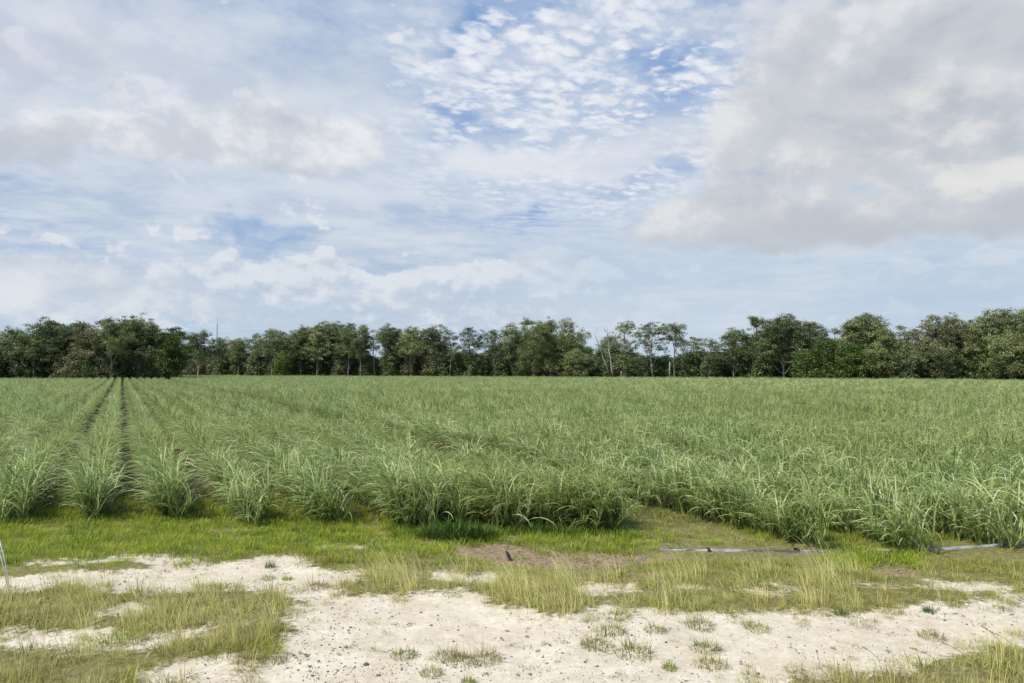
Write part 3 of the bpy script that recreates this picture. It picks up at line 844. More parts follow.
def build_stones():
    r = random.Random(33)
    sm = [stone_mesh(i) for i in range(6)]
    big = [(366, 664, 0.034, 'largest flat dark stone on the track, between two small tufts'),
           (346, 646, 0.026, 'flat dark stone lying on the open pale sand left of the lone tuft'),
           (507, 629, 0.024, 'dark stone on the pale sand above a second small round one'),
           (501, 636, 0.020, 'small round black stone just below another dark stone'),
           (527, 635, 0.024, 'elongated grey stone on the sand below the leaning dry grass'),
           (538, 648, 0.024, 'grey stone right of the low tuft group'),
           (421, 611, 0.016, 'tiny dark stone near the upper edge of the open sand'),
           (392, 615, 0.016, 'tiny brown stone near the upper edge of the open sand'),
           (458, 628, 0.018, 'flattened grey stone between upper sand edge and low tufts'),
           (486, 673, 0.024, 'black stone at the front of the low tuft group'),
           (518, 674, 0.026, 'paler grey stone beside the black one'),
           (530, 673, 0.022, 'rightmost dark stone in front of the low tufts'),
           (378, 675, 0.024, 'pair-like split dark stone near the bottom of the track'),
           (562, 651, 0.018, 'small grey stone on bare sand left of the flat tuft'),
           (833, 647, 0.026, 'dark stone in the middle of the right hand sand'),
           (888, 650, 0.030, 'rounded brown stone on the sand below the flat dull tuft'),
           (597, 665, 0.022, 'dark stone on the gravelly sand left of the dark green tuft'),
           (585, 661, 0.018, 'smaller dark stone left of another on gravelly sand'),
           (300, 653, 0.022, 'dark stone nearest the corner tuft of the foreground grass'),
           (294, 655, 0.018, 'small black stone touching the gravel near the corner tuft'),
           (345, 646, 0.018, 'thin flat chip beside a larger dark stone on pale sand')]
    for px, py, s, lb in big:
        x, y = gnd(px, py)
        o = link('stone', sm[r.randrange(6)], (x, y, height(x, y) + s * 0.15 - 0.012), r.uniform(0, 6), s)
        tag(o, lb, 'stone', 'dark stones scattered on the sand')
    # gravel
    pts, rots, scs, pk = [], [], [], []
    N = 60000
    xs = np.array([r.uniform(-9, 11) for _ in range(N)]); ys = np.array([r.uniform(6.8, 13) for _ in range(N)])
    sv = sand_value(xs, ys)
    for x, y, s in zip(xs, ys, sv):
        if s < -0.05: continue
        d = nz(x, y, 0.7, 21) * 0.7 + nz(x, y, 2.6, 4) * 0.4
        px, py = to_px(x, y)
        w = 0.14 + max(0, d) * 1.2
        if 280 < px < 360 and 625 < py < 690: w += 0.6
        if py > 655 and px < 760: w += 0.25
        if r.random() > w * 0.55: continue
        pts.append((x, y, height(x, y) - 0.010)); rots.append((r.uniform(-.3, .3), r.uniform(-.3, .3), r.uniform(0, 6.28)))
        scs.append(min(0.02, 0.003 + r.expovariate(1 / 0.0032))); pk.append(r.randrange(4))
    scatter('gravel', pts, rots, scs, pk, [source('pebble', m) for m in sm[:4]], 'fine dark gravel strewn over the pale sand', 'gravel')
    # litter on the mulch patch and sand
    tm = []
    for i in range(4):
        mb = MB(); q = random.Random(60 + i)
        for _ in range(9):
            a = q.uniform(0, 3.14); L = q.uniform(0.02, 0.09); x, y = q.uniform(-.12, .12), q.uniform(-.12, .12)
            mb.tube([(x, y, 0.006), (x + L * math.cos(a), y + L * math.sin(a), q.uniform(.004, .025))], [0.0035, 0.002], 4, q.random())
        tm.append(mb.mesh('twigs', [M['twig']]))
    pts, rots, scs, pk = [], [], [], []
    xs = np.array([r.uniform(-7, 9) for _ in range(16000)]); ys = np.array([r.uniform(7, 14.5) for _ in range(16000)])
    dv = dirt_value(xs, ys); sv = sand_value(xs, ys)
    for x, y, d, s in zip(xs, ys, dv, sv):
        edge = abs(s) < 0.25
        if not (d > -0.05 or (edge and r.random() < 0.10) or (s > 0 and r.random() < 0.02 + 0.05 * max(0, nz(x, y, 1.1, 31)))): continue
        pts.append((x, y, height(x, y) - 0.012 if s > 0 else height(x, y))); rots.append((0, 0, r.uniform(0, 6.28))); scs.append(r.uniform(0.7, 1.5) if d > -.05 else r.uniform(.5, 1)); pk.append(r.randrange(4))
    scatter('litter', pts, rots, scs, pk, [source('twigs', m) for m in tm], 'dry brown twigs and leaf litter on the bare patches', 'litter')
build_stones()

# ------------------------------------------------------------------ pipe, stake, stump, reddish stems
def build_small():
    r = random.Random(77)
    # flat irrigation pipe
    m, nt = new_mat('weathered_plastic')
    tc = nt.nodes.new('ShaderNodeTexCoord'); mp = nt.nodes.new('ShaderNodeMapping'); mp.inputs['Scale'].default_value = (0.5, 2.2, 1)
    nt.links.new(tc.outputs['Object'], mp.inputs[0])
    n = fbm(S(mp.outputs[0]), 2.6, 5, 0.65)
    c = cmix(sstep(n, 0.44, 0.58), (0.07, 0.07, 0.07, 1), (0.36, 0.36, 0.36, 1))
    c = cmix(sstep(n, 0.60, 0.68), c, (0.68, 0.69, 0.70, 1))
    p = nt.nodes.new('ShaderNodeBsdfPrincipled'); nt.links.new(c.s, p.inputs['Base Color']); p.inputs['Roughness'].default_value = 0.6
    out = nt.nodes.new('ShaderNodeOutputMaterial'); nt.links.new(p.outputs[0], out.inputs[0])
    path = [gnd(*q) for q in PIPE]
    mb = MB(); prof = 8
    pts = []
    for (x0, y0), (x1, y1) in zip(path, path[1:]):
        for j in range(8):
            t = j / 8; pts.append((x0 + (x1 - x0) * t, y0 + (y1 - y0) * t))
    b0 = 0
    for i, (x, y) in enumerate(pts):
        w = 0.11 + 0.04 * nz(x, y, 1.7, 2); h = 0.042 + 0.02 * nz(x, y, 2.3, 7)
        for k in range(prof + 1):
            a = math.pi * k / prof
            wr = 0.018 * nz(x * 3, k * 0.7, 2.0, 5)
            mb.v.append((x, y - math.cos(a) * w * 0.5 * (1 + wr), height(x, y) + 0.005 + (math.sin(a) ** 0.6) * h + wr)); mb.t.append(0.5)
    for i in range(len(pts) - 1):
        for k in range(prof):
            a = i * (prof + 1) + k
            mb.f.append((a, a + prof + 1, a + prof + 2, a + 1)); mb.mi.append(0)
    o = link('irrigation_pipe', mb.mesh('irrigation_pipe', [m], True))
    tag(o, 'crumpled grey and white plastic lay-flat pipe lying in the grass before the cane', 'pipe')
    # coupling bands of the pipe
    for px in (708, 797):
        x, y = gnd(px, 551.5); mb = MB(); seg = 10
        for side in (-0.03, 0.03):
            for k in range(seg + 1):
                a = math.pi * k / seg
                mb.v.append((x + side, y - math.cos(a) * 0.085, height(x, y) + 0.005 + math.sin(a) ** 0.6 * 0.07)); mb.t.append(.2)
        for k in range(seg): mb.f.append((k, k + 1, seg + 2 + k, seg + 1 + k)); mb.mi.append(0)
        link('coupling', mb.mesh('coupling', [M['char']], True), parent=o)
    # stake
    x, y = gnd(11, 590)
    m, nt = new_mat('galvanised_wire'); tcn = nt.nodes.new('ShaderNodeTexCoord')
    n = fbm(S(tcn.outputs['Object']), 9.0, 4, 0.6); c = cmix(sstep(n, .35, .65), (0.62, 0.62, 0.60, 1), (0.85, 0.85, 0.83, 1))
    p = nt.nodes.new('ShaderNodeBsdfPrincipled'); nt.links.new(c.s, p.inputs['Base Color']); p.inputs['Roughness'].default_value = 0.5; p.inputs['Metallic'].default_value = 0.0
    out = nt.nodes.new('ShaderNodeOutputMaterial'); nt.links.new(p.outputs[0], out.inputs[0])
    st = bpy.data.objects.new('marker_stake', None); COL.objects.link(st); st.location = (x, y, height(x, y) - 0.02)
    tag(st, 'thin pale wire stake leaning left above the foreground grass', 'stake')
    for k, dx in enumerate((-0.022, 0.022)):
        mb = MB(); mb.tube([(dx * 0.3, 0, -0.1), (-0.13 + dx, 0.01, 0.45), (-0.335 + dx, 0.02, 1.15)], [0.007] * 3, 6)
        link('prong', mb.mesh('prong', [m], True), parent=st)
    mb = MB()
    for t in (0.3, 0.6, 1.0):
        mb.tube([(-0.115 * t / .45 * 1.0 - 0.03, 0.01, t), (-0.115 * t / .45 + 0.03, 0.01, t)], [0.004] * 2, 6)
    link('rung', mb.mesh('rung', [m], True), parent=st)
    # charred stub
    x, y = gnd(509, 561); mb = MB()
    mb.tube([(0, 0, -0.03), (0.012, 0, 0.05), (-0.012, 0.01, 0.12), (-0.03, 0.01, 0.17), (-0.07, 0.01, 0.21)], [0.055, 0.046, 0.04, 0.03, 0.014], 8)
    mb.tube([(0.03, 0, -0.02), (0.07, 0.02, 0.04)], [0.03, 0.012], 6)
    o = link('tree_stump', mb.mesh('tree_stump', [M['char']], True), (x, y, height(x, y)), 0, 0.85)
    tag(o, 'small black charred stub on the reddish bare patch', 'stump')
    # reddish seed stems lower right
    M['seed'] = leaf_mat('seed_stem', (0.16, 0.09, 0.06), (0.28, 0.17, 0.11), (0.38, 0.27, 0.18), 0.2, 0.7, 0.2)
    for i, (px, py, L, th, lb) in enumerate([(1020, 650, 0.42, -0.9, 'long reddish seed stem leaning left over the sand at the right edge'),
                                   (1010, 655, 0.5, -0.65, 'steeper reddish seed stem beside the right edge of the sand'),
                                   (965, 655, 0.3, -1.0, 'short brown seed stem bending left above the corner grass'),
                                   (935, 660, 0.3, -1.1, 'low brown seed stem nearest the middle of the corner grass'),
                                   (880, 662, 0.25, -0.8, 'thin brown stem at the left tip of the corner grass'),
                                   (820, 668, 0.22, -0.1, 'upright thin stem where corner grass meets the sand')]):
        x, y = gnd(px, py); mb = MB(); q = random.Random(i)
        pts = [(math.sin(th) * L * t * (0.7 + .3 * t), 0.03 * t, math.cos(th) * L * t * (1.15 - 0.3 * t)) for t in (0, .25, .5, .75, 1)]
        mb.tube(pts, [0.0035, .003, .003, .0025, .002], 5, 0.5)
        for j in range(22):
            t = 0.62 + 0.38 * j / 21; a = Vector(pts[3]).lerp(Vector(pts[4]), (t - .6) / .4)
            mb.tube([tuple(a), tuple(a + Vector((q.uniform(-.02, .012), q.uniform(-.012, .012), q.uniform(-.004, .02))))], [0.003, 0.001], 4, q.random())
        o = link('seed_stem', mb.mesh('seed_stem', [M['seed']]), (x, y, height(x, y)))
        tag(o, lb, 'grass stem', 'seed stems beside the lower right sand')
    # far mast
    x, y = (217 - CX) * 700 / F, 700.0
    H = (HY - 324) * 700 / F + 3.3
    root = bpy.data.objects.new('radio_mast', None); COL.objects.link(root); root.location = (x, y, 0)
    tag(root, 'thin grey lattice mast showing above the trees in a dip', 'mast')
    m, nt = new_mat('mast_steel'); rgb = nt.nodes.new('ShaderNodeRGB'); rgb.outputs[0].default_value = (0.22, 0.25, 0.3, 1)
    p = nt.nodes.new('ShaderNodeBsdfPrincipled'); nt.links.new(rgb.outputs[0], p.inputs['Base Color']); p.inputs['Roughness'].default_value = .6
    out = nt.nodes.new('ShaderNodeOutputMaterial'); nt.links.new(p.outputs[0], out.inputs[0])
    cor = [(-0.8, -.6), (0.8, -.6), (0, .8)]
    for cx, cy in cor:
        mb = MB(); mb.tube([(cx, cy, 0), (cx * .55, cy * .55, H)], [0.14, 0.10], 5); link('leg', mb.mesh('leg', [m]), parent=root)
    mb = MB(); nb = 22
    for i in range(nb):
        for j in range(3):
            s0, s1 = 1 - .45 * i / nb, 1 - .45 * (i + 1) / nb
            a, b = cor[j], cor[(j + 1) % 3]
            mb.tube([(a[0] * s0, a[1] * s0, H * i / nb), (b[0] * s1, b[1] * s1, H * (i + 1) / nb)], [0.06, 0.06], 4)
    link('bracing', mb.mesh('bracing', [m]), parent=root)
    mb = MB(); mb.tube([(0, 0, H * .98), (0, 0, H + 5)], [0.12, 0.05], 5); link('antenna', mb.mesh('antenna', [m]), parent=root)
    # posts along the far edge of the field
    for px, top, wd, lb in ((669.5, 362, 0.13, 'taller whitish timber post standing at the far edge of the field'), (621, 371, 0.1, 'short pale post at the far edge of the field near the dead tree')):
        z = tree_z(px) - 3.5; x = (px - CX) * z / F; H = CAMH + (HY - top) * z / F
        mb = MB(); mb.tube([(0, 0, -.2), (0, 0, H * .5), (0.05, 0, H)], [wd * 1.1, wd, wd * .9], 8)
        mb.tube([(0, 0, H), (0, 0, H + .12)], [wd * .6, wd * .2], 8)
        o = link('fence_post', mb.mesh('fence_post', [bark_mat('pale_timber', (0.28, 0.26, 0.23), (0.42, 0.40, 0.36))], True), (x, z, 0))
        tag(o, lb, 'post')
build_small()

# ------------------------------------------------------------------ trees
LEAF = {
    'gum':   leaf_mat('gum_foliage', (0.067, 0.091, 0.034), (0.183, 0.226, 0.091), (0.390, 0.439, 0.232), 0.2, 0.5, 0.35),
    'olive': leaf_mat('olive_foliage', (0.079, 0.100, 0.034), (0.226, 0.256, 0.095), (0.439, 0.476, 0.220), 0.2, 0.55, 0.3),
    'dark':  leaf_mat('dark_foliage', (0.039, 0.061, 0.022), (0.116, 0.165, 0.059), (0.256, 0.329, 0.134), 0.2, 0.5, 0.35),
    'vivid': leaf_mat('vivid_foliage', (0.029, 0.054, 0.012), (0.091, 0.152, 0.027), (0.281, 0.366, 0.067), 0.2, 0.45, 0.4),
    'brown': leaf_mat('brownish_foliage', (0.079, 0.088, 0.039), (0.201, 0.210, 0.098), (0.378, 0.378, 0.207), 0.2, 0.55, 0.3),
}
BARK = {'pale': bark_mat('pale_bark', (0.22, 0.20, 0.17), (0.46, 0.42, 0.36)),
        'grey': bark_mat('grey_bark', (0.10, 0.085, 0.07), (0.22, 0.19, 0.16)),
        'dark': bark_mat('dark_bark', (0.045, 0.038, 0.03), (0.10, 0.085, 0.07)),
        'dead': bark_mat('bleached_wood', (0.26, 0.235, 0.21), (0.46, 0.42, 0.38))}

def leaves_mesh(name, clumps, mat, per, lsize, rs, droop=0.3):
    """clumps: (centre, radius vec, tone) -> many leaf-sized quads"""
    C = np.array([c[0] for c in clumps]); RR = np.array([c[1] for c in clumps]); T = np.array([c[2] for c in clumps])
    n = len(C)
    vol = (RR[:, 0] * RR[:, 1] * RR[:, 2]) ** (1 / 3)
    cnt = np.maximum(6, per * vol ** 2).astype(int)
    idx = np.repeat(np.arange(n), cnt); m = len(idx)
    d = rs.normal(size=(m, 3)); d /= np.linalg.norm(d, axis=1)[:, None]
    rad = rs.random(m) ** 0.6
    p = C[idx] + d * RR[idx] * rad[:, None]
    nrm = rs.normal(size=(m, 3)) * 0.5 + d * 0.95 + np.array([0, 0, 0.45]); nrm /= np.linalg.norm(nrm, axis=1)[:, None]
    a = np.cross(nrm, rs.normal(size=(m, 3))); a /= np.linalg.norm(a, axis=1)[:, None]
    a[:, 2] -= droop; a /= np.linalg.norm(a, axis=1)[:, None]
    b = np.cross(nrm, a); b /= np.linalg.norm(b, axis=1)[:, None]
    s = lsize * rs.uniform(0.55, 1.35, m)[:, None]
    w = s * rs.uniform(0.35, 0.6, m)[:, None]
    v = np.empty((m, 4, 3))
    v[:, 0] = p - a * s * 0.5; v[:, 1] = p + b * w * 0.5; v[:, 2] = p + a * s * 0.5; v[:, 3] = p - b * w * 0.5
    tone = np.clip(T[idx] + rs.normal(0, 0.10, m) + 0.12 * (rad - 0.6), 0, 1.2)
    me = bpy.data.meshes.new(name)
    me.vertices.add(m * 4); me.vertices.foreach_set('co', v.reshape(-1).astype(np.float32))
    me.loops.add(m * 4); me.loops.foreach_set('vertex_index', np.arange(m * 4, dtype=np.int32))
    me.polygons.add(m); me.polygons.foreach_set('loop_start', np.arange(0, m * 4, 4, dtype=np.int32))
    at = me.attributes.new('tone', 'FLOAT', 'POINT'); at.data.foreach_set('value', np.repeat(tone, 4).astype(np.float32))
    me.materials.append(mat); me.update(calc_edges=True)
    return me

def limb(mb, a, b, r0, r1, r, sag=0.15, seg=5, n=4):
    a, b = Vector(a), Vector(b); L = (b - a).length
    pts = []
    off = Vector((r.uniform(-1, 1), r.uniform(-1, 1), 0)) * 0.06 * L
    for i in range(n + 1):
        t = i / n
        p = a.lerp(b, t) + off * math.sin(math.pi * t)
        p.z += -sag * L * math.sin(math.pi * t) * (0.6)
        pts.append(tuple(p))
    mb.tube(pts, [r0 + (r1 - r0) * i / n for i in range(n + 1)], seg, 0.5, 0, False)

def tree(x, y, H, W, seed, kind='gum', bark='grey', base=0.35, dens=1.0, open_=0.0, lean=0.0, name='eucalyptus_tree', label='', group='trees along the far edge of the field', forks=1, per=62, weep=0.0, ls=0.33):
    r = random.Random(seed); rs = np.random.default_rng(seed)
    root = bpy.data.objects.new(name, None); COL.objects.link(root); root.location = (x, y, 0)
    tag(root, label, 'tree', group)
    mb = MB(); cb = H * base
    tr = 0.013 * H + 0.03
    tips = []
    # trunk(s)
    for k in range(forks):
        lx = lean * H * 0.3 + (0 if forks == 1 else (k - (forks - 1) / 2) * W * 0.28)
        pts, rad = [], []
        for i in range(8):
            t = i / 7
            pts.append(((lx * t if forks == 1 else lx * max(0.0, t - 0.22) * 1.28 + (k - 1) * 0.12) + 0.25 * math.sin(t * 5 + seed + k), 0.3 * math.sin(t * 4 + k), -0.3 + (H * 0.86) * t))
            rad.append(tr * (1.15 - 0.95 * t) * (1 if forks == 1 else 0.75))
        mb.tube(pts, rad, 7, 0.5, 0, False)
        tips.append(pts)
    clumps = []
    nl = max(6, min(18, int(W * (H - cb) / 9)))
    cz = (H + cb) / 2; hz = (H - cb) / 2
    lobes = []
    for i in range(nl):
        a = 2.399 * i + r.uniform(-.5, .5); h = -0.8 + 1.6 * ((i + 0.5) / nl) + r.uniform(-.12, .12)
        rr = math.sqrt(max(0.04, 1 - abs(h) ** 2.0)) * r.uniform(0.3, 0.78)
        lr = min(W * 0.27, (H - cb) * 0.28, 3.8) * r.uniform(0.65, 1.2)
        z0 = cz + h * hz - (0.08 * (H - cb) if rr > 0.55 else 0)
        top = H - r.uniform(0, 0.12) * (H - cb) * (1 + rr)
        lobes.append(((rr * math.cos(a) * W * 0.5 + lean * H * 0.25, rr * math.sin(a) * W * 0.42, min(z0, top - lr * 0.85)), lr))
    lobes.append(((lean * H * .25 + r.uniform(-.1, .1) * W, 0, H - min(W * 0.2, 2.2)), min(W * 0.2, 2.2)))
    for li, (lo, lr) in enumerate(lobes):
        if open_: lr *= 1 - 0.3 * open_ * r.random()
        tp = tips[r.randrange(forks)]
        ti = max(1, min(6, int(7 * max(0.2, (lo[2] - hz * 0.5) / (H * 0.9)))))
        limb(mb, tp[ti], lo, tr * 0.42, tr * 0.14, r, 0.12)
        lt = r.uniform(0.2, 0.7)
        nc = int((7 + 3.6 * lr * lr) * dens * (1 - open_ * 0.45))
        for j in range(nc):
            d = Vector((r.gauss(0, 1), r.gauss(0, 1), r.gauss(0, 0.8) + 0.25)).normalized() * lr * r.random() ** 0.5
            c = Vector(lo) + d
            if c.z < 0.8: c.z = 0.8 + r.random()
            if j < 5 and r.random() < 0.7: limb(mb, lo, tuple(c), tr * 0.12, 0.03, r, 0.05, 4, 2)
            cr = r.uniform(0.55, 1.2) * (0.85 if open_ > .3 else 1.0)
            clumps.append((tuple(c), (cr * 1.2, cr * 1.1, cr * (0.62 + weep * 2)), lt + r.uniform(-0.22, 0.22)))
    link('trunk', mb.mesh('trunk', [BARK[bark]], True), parent=root)
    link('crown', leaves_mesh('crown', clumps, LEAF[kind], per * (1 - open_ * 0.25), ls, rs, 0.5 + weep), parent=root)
    return root

def shrub(x, y, H, W, seed, kind, label, group='shrubs under the tree line', name='shrub', per=62, ls=0.33):
    r = random.Random(seed); rs = np.random.default_rng(seed)
    clumps = []; mb = MB()
    n = max(14, int(W * H * 2.2))
    for i in range(min(n, 150)):
        a = r.uniform(0, 6.283); h = r.random() ** 0.8
        rr = math.sqrt(max(0.05, 1 - (h * 0.95) ** 2.4)) * r.uniform(0.25, 1.0)
        c = (rr * math.cos(a) * W * .42, rr * math.sin(a) * W * .36, 0.35 + h * (H - 0.9))
        cr = min(1.3, min(W, H) * r.uniform(0.10, 0.2))
        clumps.append((c, (cr * 1.15, cr * 1.1, cr * .85), r.uniform(0.15, 0.75)))
        if i % 5 == 0: limb(mb, (r.uniform(-.2, .2), 0, -.1), c, 0.07, 0.02, r, 0.0, 4, 3)
    root = bpy.data.objects.new(name, None); COL.objects.link(root); root.location = (x, y, 0)
    tag(root, label, 'shrub', group)
    link('stems', mb.mesh('stems', [BARK['dark']]), parent=root)
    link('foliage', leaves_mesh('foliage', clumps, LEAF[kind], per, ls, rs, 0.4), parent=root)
    return root

def build_trees():
    # photo x, top y, crown width px, kind, bark, crown base, open, forks, depth offset, label
    L = [
     (8, 326, 34, 'gum', 'grey', .3, .2, 1, 4, 'grey green gum cut by the left edge of the view'),
     (34, 338, 22, 'olive', 'pale', .35, .2, 1, 0, 'short pale-trunked sapling in front of the round dark tree'),
     (54, 317, 46, 'dark', 'dark', .15, 0, 2, 5, 'broad round dark green tree near the left end of the treeline'),
     (80, 320, 28, 'brown', 'grey', .3, .1, 1, 9, 'brownish gum showing just right of the round dark tree'),
     (91, 326, 30, 'brown', 'grey', .3, .1, 1, 2, 'low olive brown gum beside the white-trunked gum'),
     (110, 318, 34, 'olive', 'pale', .45, .15, 1, 0, 'tall gum with a straight white trunk above the furrow rows'),
     (134, 314, 38, 'gum', 'grey', .3, .1, 1, 6, 'tallest gum of the left group with a flat spreading top'),
     (152, 323, 28, 'dark', 'grey', .2, 0, 1, 4, 'dark gum between the tallest left gum and the glossy tree'),
     (172, 325, 30, 'vivid', 'dark', .08, 0, 1, 2, 'dense glossy tree with lime green highlights at the field corner'),
     (199, 330, 30, 'gum', 'pale', .4, .2, 1, -40, 'gum with forked white trunk beside the glossy tree'),
     (222, 337, 22, 'gum', 'grey', .3, .2, 1, 2, 'small low gum in the dip below the distant mast'),
     (238, 337, 22, 'olive', 'grey', .3, .3, 1, 0, 'pale leaved small gum right of the dip with the mast'),
     (256, 333, 20, 'gum', 'pale', .35, .4, 1, 2, 'thin open gum with light showing through its crown'),
     (272, 327, 32, 'gum', 'pale', .4, .2, 2, 0, 'gum with several pale leaning stems and domed top'),
     (301, 324, 28, 'gum', 'grey', .25, .1, 1, 2, 'rounded gum rising after the many-stemmed one'),
     (318, 322, 20, 'olive', 'grey', .3, .15, 1, 0, 'narrow olive gum tucked left of the peaked one'),
     (333, 319, 26, 'gum', 'grey', .3, .15, 1, 3, 'peaked gum that tops the middle left treeline'),
     (348, 322, 20, 'gum', 'grey', .3, .15, 1, 1, 'gum right behind the shoulder of the peaked one'),
     (360, 324, 20, 'brown', 'grey', .3, .2, 1, 0, 'slim gum just left of the bright sky gap'),
     (374, 328, 14, 'gum', 'pale', .5, .6, 1, 2, 'sparse see-through gum standing in the bright sky gap'),
     (392, 323, 30, 'gum', 'grey', .2, .1, 1, 1, 'full gum just right of the bright sky gap'),
     (412, 325, 24, 'olive', 'pale', .35, .15, 2, 0, 'gum with curved pale stems low in its crown'),
     (432, 324, 24, 'brown', 'grey', .25, .15, 1, 2, 'brown tinted gum with a pointed tuft on top'),
     (450, 329, 18, 'gum', 'grey', .35, .4, 1, 2, 'thin airy gum left of the fine-leaved one'),
     (470, 326, 24, 'gum', 'grey', .35, .35, 1, 0, 'fine-leaved gum with sky showing beneath its crown'),
     (494, 328, 20, 'gum', 'grey', .35, .35, 1, 2, 'slender gum before the very broad olive tree'),
     (512, 322, 22, 'gum', 'grey', .25, .1, 1, 4, 'gum pressed against the left flank of the broad olive tree'),
     (530, 317, 24, 'gum', 'grey', .25, .1, 1, 5, 'gum peeking over the left top of the broad olive tree'),
     (552, 317, 62, 'olive', 'grey', .06, 0, 3, -1, 'very broad domed olive tree with weeping foliage'),
     (576, 348, 30, 'olive', 'grey', .1, 0, 2, -4, 'low bushy tree in front of the domed tree right flank'),
     (611, 335, 26, 'dark', 'dark', .1, .1, 1, 6, 'dark tree standing behind the dead white branches'),
     (625, 320, 24, 'gum', 'pale', .42, .45, 1, 0, 'open gum with tufted crown right of the dead tree'),
     (652, 320, 27, 'gum', 'pale', .45, .4, 1, 1, 'gum with straight pale trunk left of the round-topped one'),
     (675, 322, 22, 'gum', 'grey', .58, .25, 1, 2, 'round-topped gum on a bare stem with sky below it'),
     (693, 335, 22, 'gum', 'grey', .3, .45, 1, 2, 'low airy gum right of the round-topped one'),
     (710, 337, 24, 'gum', 'grey', .3, .4, 1, 0, 'low wispy gum over the round pale shrub'),
     (733, 327, 27, 'gum', 'grey', .25, .1, 1, 2, 'domed dark gum with pale limbs before the tall pair'),
     (757, 316, 24, 'dark', 'grey', .15, .1, 1, 2, 'tall narrow dark gum left of the white-forked tree'),
     (784, 314, 38, 'gum', 'pale', .24, .1, 2, 0, 'large gum with bright forked white trunks above the field edge'),
     (809, 319, 30, 'gum', 'grey', .2, .1, 1, 4, 'gum forming the right shoulder of the white-forked tree'),
     (835, 327, 16, 'gum', 'grey', .4, .5, 1, 8, 'sparse gum top behind the glossy dark bushes'),
     (850, 320, 24, 'olive', 'grey', .3, .2, 1, 3, 'left shoulder gum of the tall domed tree'),
     (866, 311, 40, 'gum', 'grey', .25, .05, 2, 4, 'tall domed gum behind the glossy dark bushes'),
     (884, 324, 26, 'olive', 'grey', .2, .1, 1, 1, 'olive gum hugging the right side of the tall domed one'),
     (900, 323, 20, 'gum', 'grey', .35, .35, 1, 4, 'light tufted gum in the low part of the right skyline'),
     (916, 328, 24, 'brown', 'grey', .3, .3, 1, 3, 'low brownish gum with twiggy top on the right skyline'),
     (934, 313, 28, 'brown', 'grey', .35, .15, 1, 4, 'brown tinted gum that starts the high right skyline'),
     (957, 313, 30, 'brown', 'grey', .35, .15, 1, 5, 'rusty gum second in the high right skyline'),
     (983, 312, 32, 'olive', 'grey', .3, .1, 1, 3, 'yellow olive gum left of the highest right gum'),
     (1004, 307, 32, 'gum', 'grey', .3, .15, 1, 4, 'highest gum near the right edge of the view'),
     (1026, 306, 34, 'gum', 'grey', .3, .15, 1, 3, 'gum cut off by the right edge of the view'),
     (1012, 331, 40, 'olive', 'grey', .15, 0, 2, -3, 'pale olive rounded tree before the highest right gums'),
     (944, 343, 34, 'gum', 'pale', .25, .05, 2, -3, 'small grey green tree with thin pale stems under rusty gums'),
     (905, 348, 30, 'gum', 'pale', .3, .1, 2, -2, 'low spreading gum with crooked pale limbs'),
     (880, 347, 28, 'olive', 'grey', .15, 0, 2, -2, 'low olive tree right of the glossy dark bushes'),
     (-20, 322, 40, 'dark', 'grey', .2, 0, 1, 3, 'dark gum outside the left edge'),
     (-60, 320, 40, 'gum', 'grey', .2, 0, 1, 3, 'gum well outside the left edge'),
     (1062, 312, 40, 'gum', 'grey', .2, 0, 1, 3, 'gum outside the right edge'),
    ]
    for i, (px, top, w, kind, bark, base, op, forks, dz, lb) in enumerate(L):
        if i in (-1,): continue
        if px < -5 or px > 1040: continue
        z = tree_z(px) + dz + 2
        if px == 199: z = 224
        x = (px - CX) * z / F; H = CAMH + (HY - top) * z / F
        tree(x, z, H, w * z / F * 1.3, 900 + i, kind, bark, base, 1.0, op, 0.0, label=lb, forks=forks,
             name='broadleaf_tree' if kind in ('dark', 'vivid') else 'eucalyptus_tree', weep=0.1 if px == 552 else 0.0,
             per=80 if kind in ('dark', 'vivid') else 70)
    # dead tree
    z = tree_z(606) - 2; s = z / F
    mb = MB(); r = random.Random(3)
    X = lambda px, py: ((px - 606) * s, r.uniform(-.4, .4), CAMH + (HY - py) * s)
    for a in ([(613, 378), (611.5, 368), (610.5, 358), (608.5, 349), (609, 342), (607, 336), (607.5, 328)], [(610, 378), (606, 365), (602.5, 357), (601, 350), (598, 343)],
              [(608, 343), (602, 338), (598, 336)], [(609, 350), (613, 342), (615, 336)], [(598, 343), (595, 334), (599, 326)], [(607, 336), (611, 330)], [(601, 352), (594, 347)],
              [(606, 332), (602, 324)], [(615, 336), (618, 329)]):
        n = len(a); r0 = 0.26 if n > 5 else (0.19 if n >= 4 else 0.1)
        mb.tube([X(*p) for p in a], [r0 * (1 - 0.75 * i / (n - 1)) for i in range(n)], 6, .5, 0, True)
    o = link('dead_tree', mb.mesh('dead_tree', [BARK['dead']], True), ((606 - CX) * s, z, 0))
    tag(o, 'bare bleached dead tree with pale forked branches in the treeline', 'dead tree')
    # front shrubs one can tell apart
    for i, (px, top, w, kind, lb) in enumerate([
        (826, 338, 44, 'vivid', 'tallest glossy dark green bush under the tall domed gum'),
        (806, 350, 34, 'vivid', 'glossy dark bush next to the white-forked gum'),
        (850, 343, 40, 'vivid', 'wide glossy dark bush with the rightmost leafy flank'),
        (706, 360, 17, 'olive', 'round pale green shrub at the edge of the field'),
        (635, 357, 34, 'dark', 'dark shrub mass between dead tree and pale trunk'),
        (66, 366, 16, 'brown', 'low rusty brown bush under the round dark tree'),
        (343/4+0, 358, 16, 'vivid', 'bright green small bush left of the white trunk'),
        (282, 352, 24, 'vivid', 'mid green bush under the many-stemmed gum'),
        (908, 369, 26, 'dark', 'low green hedge-like bush at the right field edge')]):
        z = tree_z(px) - 1.5; x = (px - CX) * z / F; H = CAMH + (HY - top) * z / F
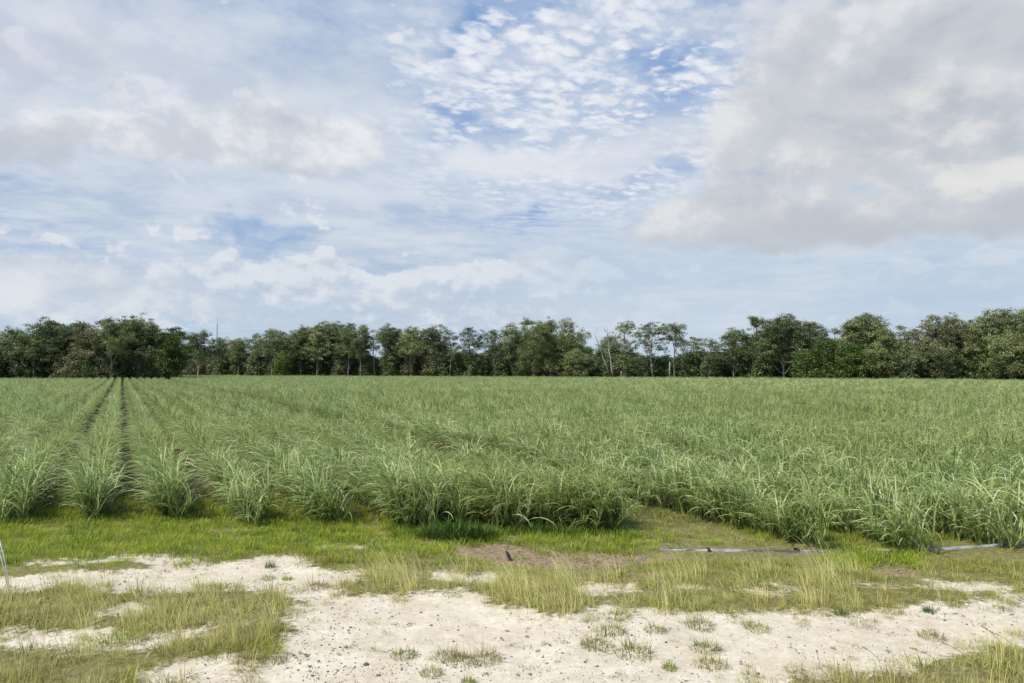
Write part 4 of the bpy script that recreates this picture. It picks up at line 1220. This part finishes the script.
        shrub(x, z, H, w * z / F, 1500 + i, kind, lb)
    # undergrowth and the rows of trees behind
    r = random.Random(9)
    px = -30
    while px < 1060:
        for q in range(2):
            pq = px + r.uniform(-4, 4)
            z = tree_z(pq) + r.uniform(3, 9) + q * 5; x = (pq - CX) * z / F
            H = r.uniform(4.5, 9.0) if not (366 < pq < 382 or 640 < pq < 690 or 478 < pq < 488) else r.uniform(4.5, 7)
            if not (590 < pq < 600 and q): 
                shrub(x, z, H, H * r.uniform(.8, 1.3), 2000 + int(px * 3) + q, r.choice(['dark', 'gum', 'dark', 'brown']), 'dark shaded shrub in the undergrowth between the trunks', 'undergrowth shrubs in the shade', per=34, ls=0.42)
        px += 9.5
    tops = [(0, 333), (30, 325), (50, 322), (75, 325), (120, 320), (150, 325), (176, 333), (205, 341), (230, 344), (250, 343), (270, 333), (290, 332), (330, 326), (366, 333), (374, 356), (384, 333), (400, 329), (440, 332),
            (452, 345), (478, 352), (490, 345), (505, 330), (550, 325), (585, 338), (600, 352), (618, 345), (640, 349), (690, 350), (720, 346), (745, 335), (760, 325), (800, 325), (822, 338), (842, 336), (860, 322), (885, 331), (915, 336), (935, 323), (1000, 317), (1060, 315)]
    def top_at(p):
        for (a, ta), (b, tb) in zip(tops, tops[1:]):
            if p <= b: return ta + (tb - ta) * (p - a) / (b - a)
        return 320
    protos = []
    for row, (dz, step) in enumerate([(12, 17), (22, 19), (34, 22)]):
        px = -30 + row * 6
        while px < 1070:
            pq = px + r.uniform(-4, 4); z = tree_z(pq) + dz + r.uniform(-3, 3); x = (pq - CX) * z / F
            H = CAMH + (HY - top_at(max(0, pq)) - 3 - row * 2) * z / F
            Hh = H * r.uniform(.93, 1.0); Ww = r.uniform(22, 32) * z / F
            if len(protos) < 10:
                o = tree(x, z, Hh, Ww, 3000 + len(protos), ['dark', 'gum', 'dark', 'brown', 'olive'][len(protos) % 5], 'dark', 0.08, 0.9, 0.1,
                         label='dark crowned tree deep in the woods behind the front gums', group='trees standing deep in the woods', name='woodland_tree', per=52, ls=0.42)
                protos.append((o, Hh, Ww))
            else:
                src, h0, w0 = protos[r.randrange(len(protos))]
                o = src.copy(); COL.objects.link(o); o.location = (x, z, 0); o.rotation_euler = (0, 0, r.uniform(0, 6.28)); o.scale = (Ww / w0, Ww / w0, Hh / h0)
                for ch in src.children:
                    c = ch.copy(); COL.objects.link(c); c.parent = o
            px += step
build_trees()
